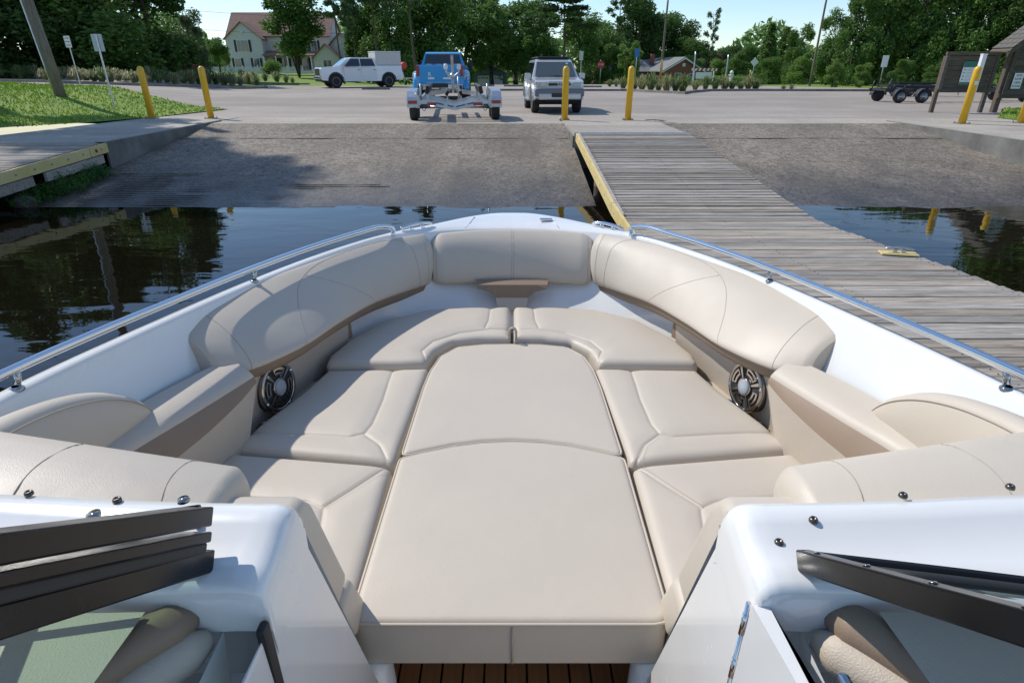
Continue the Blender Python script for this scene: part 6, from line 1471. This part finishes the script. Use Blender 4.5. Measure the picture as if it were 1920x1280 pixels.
# left dark wood
for i, (px, D, H, wd, lm, kd, lb) in enumerate((
        (-40, 42, 9.5, 1.3, 'dark', 'wall', 'dark leafy tree cut off by the left edge of the picture'), (55, 44, 9, 1.35, 'dark', 'wall', 'dark dense tree behind the top of the leaning pole'),
        (140, 46, 9.5, 1.3, 'dark', 'wall', 'dark dense tree behind the white sign with red lettering'), (215, 46, 9, 1.35, 'mid', 'wall', 'tree with lighter green sprays behind the back-turned sign'),
        (285, 52, 11, 1.1, 'dark', 'wall', 'dark tree at the right end of the left wood'), (95, 66, 24, .9, 'dark', 'broad', 'tall dark tree rising behind the middle of the left wood'),
        (0, 62, 24, .9, 'dark', 'broad', 'tall dark tree rising behind the left end of the left wood'), (205, 68, 22, .9, 'dark', 'broad', 'tall dark tree rising behind the back-turned sign'), (-140, 50, 20, 1.0, 'dark', 'wall', 'dark tree beyond the left edge, mirrored in the water'))):
    tree('broadleaf_tree', lb, kd, px, D, 0, wd, lm, G1, hgt=H)
tree('pine_tree', 'tall pine beyond the left edge whose shade falls on the ramp', 'pine', 0, 0, 0, .8, 'pine', at=(-23.4, 22.6), hgt=20.5, zbase=LOT + .6, trunk=.7)
tree('pine_tree', 'dark pine leaning out of the right end of the left wood', 'pine', 308, 52, 0, .85, 'pine', hgt=13.5)
tree('broadleaf_tree', 'round olive-green tree left of the white house', 'wall', 372, 74, 18, 1.0, 'olive')
tree('broadleaf_tree', 'low green tree between the olive tree and the white house', 'broad', 415, 96, 68, 1.0, 'mid')
tree('broadleaf_tree', 'pale shrub-like tree at the left wall of the white house', 'wall', 428, 104, 98, 1.2, 'light')
tree('pine_tree', 'flat-topped pine rising behind the roof of the white house', 'broad', 468, 140, 28, .75, 'dark')
tree('yard_tree', 'open many-stemmed green tree in front of the white house', 'multi', 562, 92, -40, 1.45, 'mid', trunk=.55)
tree('yard_tree', 'small pale green bush-tree before the porch of the white house', 'shrub', 512, 96, 104, 1.1, 'light')
tree('yard_tree', 'light green tree between the garage wing and the bare pine trunks', 'broad', 655, 135, 58, 1.2, 'light')
for i, (px, D, tp, kd, wd, lb) in enumerate(((646, 66, -60, 'pine', .62, 'tall slim pine left of the box in the white pickup'), (668, 84, -12, 'pine', .62, 'thinner pine just right of the slimmest trunk above the pickup'), (716, 68, -110, 'pine', .6, 'tall pine trunk rising behind the cargo box'), (783, 60, -120, 'pine', .62, 'tall pine trunk just left of the blue truck'), (1049, 78, -30, 'pine', 1.75, 'broad dark pine rising behind the silver SUV'))):
    tree('pine_tree', lb, kd, px, D, tp, wd, 'pine', 'pines behind the lot', trunk=.55 if wd > 1.5 else 1.0)
for i, (px, D, tp, kd, wd, lm, lb) in enumerate((
        (690, 92, 0, 'wall', .8, 'mid', 'dense green tree above the cargo box'), (735, 88, -30, 'wall', .8, 'mid', 'dense green tree right of the cargo box'), (790, 94, -25, 'broad', .95, 'mid', 'dense green tree behind the cab of the blue truck'),
        (838, 90, 6, 'wall', .85, 'mid', 'green tree directly behind the winch post of the trailer'), (880, 98, 14, 'broad', 1.0, 'mid', 'green tree behind the small garage, left side'), (925, 100, 22, 'wall', .85, 'light', 'lighter green tree behind the small garage'),
        (968, 104, 20, 'broad', 1.0, 'mid', 'green tree between the small garage and the SUV'), (1010, 96, 40, 'wall', .9, 'mid', 'low dense tree behind the left side of the SUV'), (1085, 92, 62, 'wall', 1.0, 'mid', 'low dense tree behind the right side of the SUV'),
        (1120, 108, 48, 'broad', 1.0, 'mid', 'green tree behind the stop sign'), (1155, 116, 2, 'sparse', .8, 'dark', 'tall uneven dark tree right of the broad pine'), (1190, 118, -14, 'broad', .7, 'dark', 'tallest dark tree left of the brick house'),
        (1222, 122, 26, 'broad', .8, 'mid', 'tall tree rising behind the brick house roof, left side'), (1258, 124, 30, 'broad', .85, 'dark', 'tall tree rising behind the brick house chimney'), (1150, 92, 96, 'wall', 1.5, 'mid', 'bushy tree left of the brick house'),
        (1180, 84, 92, 'multi', 1.0, 'light', 'small yellow-green tree at the left corner of the brick house'), (1293, 118, 78, 'broad', 1.1, 'mid', 'lower green tree behind the right end of the brick house'))):
    tree('broadleaf_tree', lb, kd, px, D, tp - (34 if px < 1100 else 12), wd * 1.15, lm, G2)
tree('lone_pine', 'lone thin-crowned pine standing clear against the sky', 'sparse', 1325, 105, 18, .62, 'pine')
for i, (px, D, tp, kd, wd, lm, lb) in enumerate((
        (1330, 125, 92, 'broad', 1.3, 'russet', 'dull reddish tree below the lone pine'), (1300, 112, 104, 'wall', 1.4, 'light', 'pale bushes at the right end of the brick house'), (1362, 128, 82, 'broad', 1.1, 'dark', 'round dark tree right of the lone pine'), (1348, 100, 112, 'wall', 1.6, 'light', 'low olive bushes under the lone pine'),
        (1395, 120, 84, 'broad', 1.1, 'mid', 'round-topped tree left of the pointed trees'), (1378, 96, 100, 'wall', 1.3, 'mid', 'low leafy tree behind the hydrant'),
        (1432, 92, 45, 'cone', 1.0, 'mid', 'pointed tree, left of the two spires before the right wood'), (1462, 94, 52, 'cone', 1.0, 'mid', 'pointed tree, right of the two spires before the right wood'), (1487, 88, 44, 'wall', .8, 'mid', 'leafy tree joining the spires to the right wood'), (1440, 78, 108, 'wall', 1.5, 'mid', 'low green thicket under the two spires'), (1500, 66, 100, 'wall', 1.4, 'light', 'low light green thicket left of the thin pole'))):
    tree('broadleaf_tree', lb, kd, px, D, tp, wd, lm, G2)
# right wood
for i, (px, D, tp, kd, wd, lm, lb) in enumerate((
        (1548, 56, 18, 'wall', .85, 'mid', 'leafy tree at the left end of the right wood'), (1590, 54, -20, 'wall', .8, 'mid', 'tall leafy tree behind the thin pole'), (1640, 54, -60, 'wall', .8, 'mid', 'tall leafy tree behind the small white sign'),
        (1700, 53, -90, 'wall', .8, 'mid', 'tall leafy tree above the black trailer'), (1760, 52, -90, 'wall', .85, 'mid', 'tall leafy tree behind the framed notice panel'), (1825, 50, -100, 'wall', .85, 'mid', 'tall leafy tree behind the gap between the notice boards'), (1900, 48, -100, 'wall', .9, 'dark', 'tall leafy tree behind the shingled roof'),
        (1985, 46, -100, 'wall', .95, 'mid', 'leafy tree beyond the right edge of the picture'), (1665, 66, -120, 'broad', .8, 'dark', 'tall dark tree filling the back of the right wood, left'), (1790, 64, -150, 'broad', .8, 'dark', 'tall dark tree filling the back of the right wood, right'),
        (1560, 47.5, 112, 'wall', 1.3, 'light', 'low bush at the foot of the right wood near the thin pole'), (1612, 47, 118, 'wall', 1.4, 'light', 'light green bush at the foot of the right wood, left of the white sign'), (1685, 46, 112, 'wall', 1.4, 'mid', 'bush at the foot of the right wood, right of the white sign'), (1745, 44, 118, 'wall', 1.5, 'mid', 'bush behind the posts of the framed notice panel'), (1850, 36, 140, 'wall', 1.6, 'light', 'bright low bush under the shingled notice board'), (1915, 33, 135, 'wall', 1.6, 'light', 'bright bush at the right edge under the notice board'))):
    tree('broadleaf_tree', lb, kd, px, D, tp, wd, lm, G3)
tree('broadleaf_tree', 'leafy tree on the right bank mirrored in the water by the dock', 'wall', 0, 0, 0, .9, 'mid', at=(27, 30), hgt=13)
for i, (px, D, lb) in enumerate(((1235, 84, 'clipped green shrub left of the brick house window'), (1262, 83, 'clipped green shrub below the brick house gable'), (1290, 84, 'clipped green shrub at the right corner of the brick house'), (1325, 78, 'low bright hedge behind the barricade'), (1352, 80, 'low bright hedge behind the hydrant'), (1385, 80, 'low hedge left of the diamond sign'))):
    x, y = far(px, D); tree('shrub', lb, 'shrub', px, D, 0, 1.5, 'light' if i > 2 else 'mid', 'shrubs round the brick house', hgt=1.9, zbase=g(x, y) - .1, cat='shrub')

# ------------------------------------------------------------------ litter on the ground
tw = MB(); tw.tube(spline([(0, 0, .02), (.25, -.18, .035), (.42, -.42, .015)], 4), .009, 5); tw.tube([(.12, -.09, .03), (.42, -.05, .02), (.55, -.08, .01)], .006, 5); tw.tube([(.25, -.18, .03), (.2, -.38, .015)], .005, 5)
o = obj('fallen_twig', tw, M['bark']); o.location = (3.66, 17.15, LOT + .022); tag(o, 'dry forked twig lying right of the second dock bollard', 'twig')
lq = random.Random(8)
lf = MB()
for i in range(140):
    x = lq.uniform(-7.8, 1.2); y = lq.uniform(9.9, 16.3); z = ramp_z(0, y) + .006; a = lq.uniform(0, 6.28); s_ = lq.uniform(.012, .035)
    lf.add([(x, y, z), (x + math.cos(a) * s_, y + math.sin(a) * s_, z + .008), (x + math.cos(a) * s_ * 2, y + math.sin(a) * s_ * 2, z), (x + math.cos(a + .8) * s_, y + math.sin(a + .8) * s_, z + .003)], [(0, 1, 2, 3)])
o = obj('leaf_litter', lf.mesh('leaf_litter', False), mat('dry_leaf', (.20, .15, .08), .8, var=.4, vscale=9)); tag(o, 'scattered dry leaves and grit on the left ramp', 'leaves', kind='stuff')
